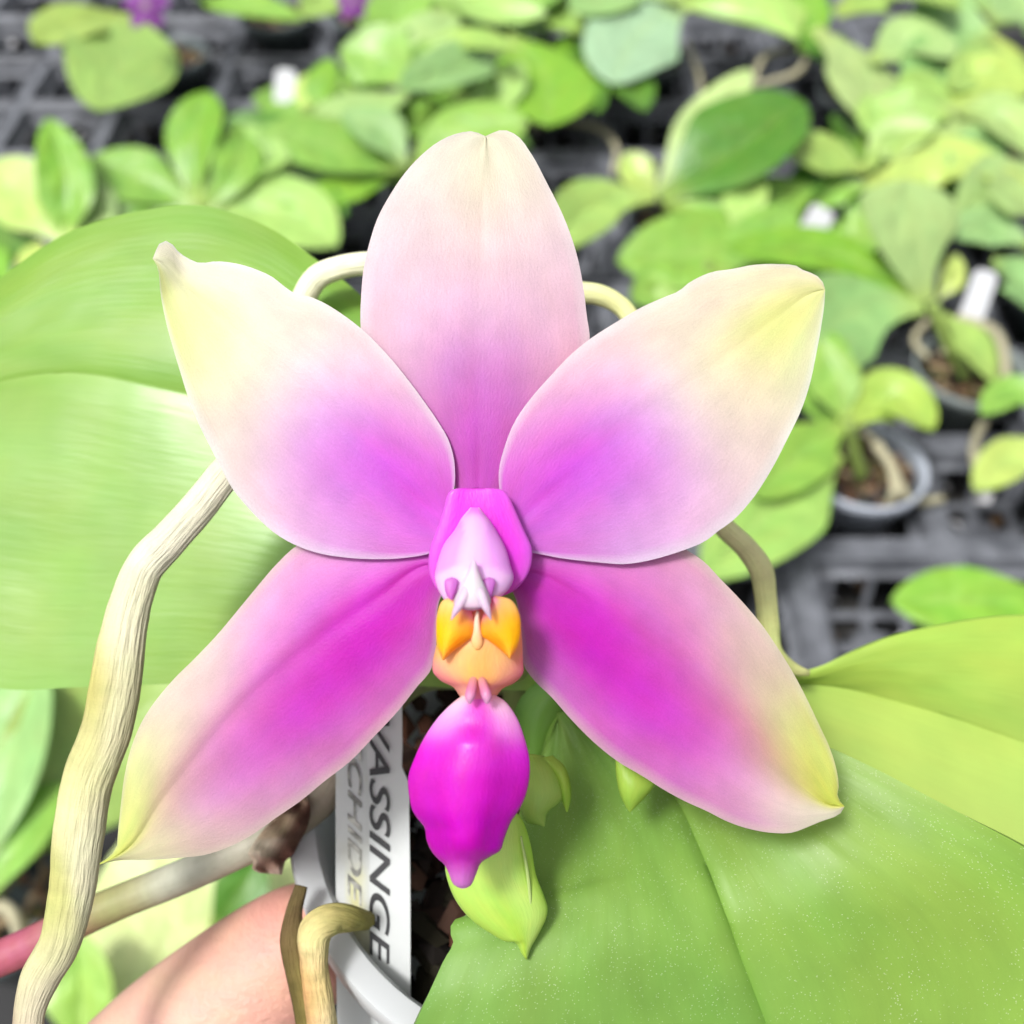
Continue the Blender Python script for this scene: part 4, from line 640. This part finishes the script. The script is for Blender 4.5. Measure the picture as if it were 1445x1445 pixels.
def writing(txt, x, y0, y1, dpx, d, parent, m, sxy, shear=.38):
    cu = bpy.data.curves.new('lettering', 'FONT'); cu.body = txt; cu.size = 1; cu.shear = shear; cu.extrude = .004; cu.offset = .010
    o = bpy.data.objects.new('lettering', cu); SC.collection.objects.link(o); cu.materials.append(m)
    bpy.context.view_layer.update(); wid = o.dimensions.x
    h = dpx*d/F/.7; L = (y1-y0)*d/F
    org = P(x, y0, d); dn = P(x, y1, d)-org; dn /= np.linalg.norm(dn)
    rt = P(x+10, y0, d)-org; rt -= dn*np.dot(rt, dn); rt /= np.linalg.norm(rt); nz = np.cross(dn, rt)
    Mx = Matrix.Identity(4)
    for k, (vec, s) in enumerate(((dn, L/wid), (rt, h), (nz, .01))):
        for r in range(3): Mx[r][k] = vec[r]*s
    for r in range(3): Mx[r][3] = org[r]
    dg = bpy.context.evaluated_depsgraph_get(); me = bpy.data.meshes.new_from_object(o.evaluated_get(dg)); me.name = 'lettering'
    bpy.data.objects.remove(o); me.transform(Mx); me.materials.clear()
    return link('lettering', me, m, parent)
writing('WASSINGER', 522, 958, 1382, 28, .14055, lab1, M_INK, 1)
writing('SCHIDE', 491, 1030, 1276, 19, .14265, lab2, M_INK2, 1)
# ---- dried roots hanging over the rim
dry = empty('dried_root', (0, 0, 0), 'straw coloured dried root bent over the white pot rim', 'dried root', 'dried roots over the pot rim')
tube('root_strand', [(520, 1300, .142, 14), (498, 1297, .136, 19), (468, 1298, .1325, 22), (447, 1312, .131, 24), (443, 1350, .1310, 20), (450, 1410, .1315, 21), (458, 1470, .132, 23), (462, 1540, .132, 23)], M_DRY, dry, pig_points([(0, 0, (176, 166, 84)), (.2, 0, (210, 200, 118)), (.32, 0, (236, 220, 166)), (.5, -.4, (230, 206, 140)), (.5, .5, (214, 166, 108)), (.7, -.4, (236, 220, 168)), (.7, .5, (216, 174, 120)), (1, 0, (226, 206, 154))], (.09, .5)), 90, 36, .035, 12, .8, .05)
dry2 = empty('dried_root', (0, 0, 0), 'darker olive dried root strip behind the straw coloured one', 'dried root', 'dried roots over the pot rim')
tube('root_strand', [(425, 1250, .137, 9), (414, 1290, .1355, 12), (412, 1320, .1345, 17), (420, 1370, .134, 17), (432, 1430, .134, 17), (440, 1500, .134, 17)], M_DRY, dry2, pig_points([(0, 0, (110, 96, 60)), (.3, 0, (112, 92, 58)), (.6, -.3, (150, 136, 76)), (.6, .5, (96, 84, 44)), (1, 0, (140, 128, 70))], (.15, .4)), 70, 30, .04, 21, .7, .05)

# ================================================================== THE HAND (one continuous skinned mesh)
def hand():
    verts, edges, rad = [], [], []
    def add(p, r, par=None):
        verts.append(tuple(p)); rad.append(r); k = len(verts)-1
        if par is not None: edges.append((par, k))
        return k
    d = .150
    palm = add(P(150, 1900, .175), .022); wr = add(P(20, 2150, .170), .024, palm); fa = add(P(-180, 2500, .165), .028, wr)
    t0 = add(P(70, 1690, .160), .0140, palm); t1 = add(P(188, 1526, .1535), .0118, t0); t2 = add(P(298, 1434, .1495), .0108, t1); t3 = add(P(405, 1350, .1490), .0098, t2); t4 = add(P(462, 1316, .1500), .0086, t3); t5 = add(P(484, 1304, .1505), .0060, t4)
    knuck = [(330, 1930, .180), (345, 1950, .192), (340, 1960, .204), (325, 1975, .214)]
    for i, (x, y, z) in enumerate(knuck):
        k0 = add(P(x, y, z), .0105, palm); s = 1-.08*abs(i-1)
        k1 = add(P(x+170*s, y-120, z+.006), .0088, k0); k2 = add(P(x+290*s, y-190, z+.002), .0080, k1); k3 = add(P(x+360*s, y-250, z-.008), .0068, k2)
    me = bpy.data.meshes.new('hand'); me.from_pydata(verts, edges, []); o = bpy.data.objects.new('hand', me); SC.collection.objects.link(o)
    sk = o.modifiers.new('skin', 'SKIN'); sk.use_smooth_shade = True
    for v, r in zip(me.skin_vertices[0].data, rad): v.radius = (r, r)
    me.skin_vertices[0].data[palm].use_root = True
    ss = o.modifiers.new('smooth', 'SUBSURF'); ss.levels = 3; ss.render_levels = 3
    bpy.context.view_layer.update()
    dg = bpy.context.evaluated_depsgraph_get(); m2 = bpy.data.meshes.new_from_object(o.evaluated_get(dg))
    bpy.data.objects.remove(o); m2.name = 'hand'
    V = np.array([v.co[:] for v in m2.vertices]); n = len(V)
    tip = P(440, 1330, .1505); dist = np.linalg.norm(V-tip, axis=1)
    base = lin((238, 192, 170)); red = lin((230, 156, 140)); k = np.exp(-(dist/.012)**2)[:, None]
    col = (base*(1-k)+red*k)*ALB
    at = m2.color_attributes.new('pigment', 'FLOAT_COLOR', 'POINT'); c = np.ones((n, 4), 'f'); c[:, :3] = col; at.data.foreach_set('color', c.ravel())
    lay = m2.uv_layers.new(name='UVMap'); idx = np.zeros(len(m2.loops), int); m2.loops.foreach_get('vertex_index', idx)
    uvp = np.stack([(V@RT)*100, (V@UPV)*100], 1).astype('f'); lay.data.foreach_set('uv', uvp[idx].ravel())
    m2.shade_smooth(); ob = link('hand', m2, M_SKIN)
    return tag(ob, 'bare hand with its thumb against the white pot', 'hand')
hand()
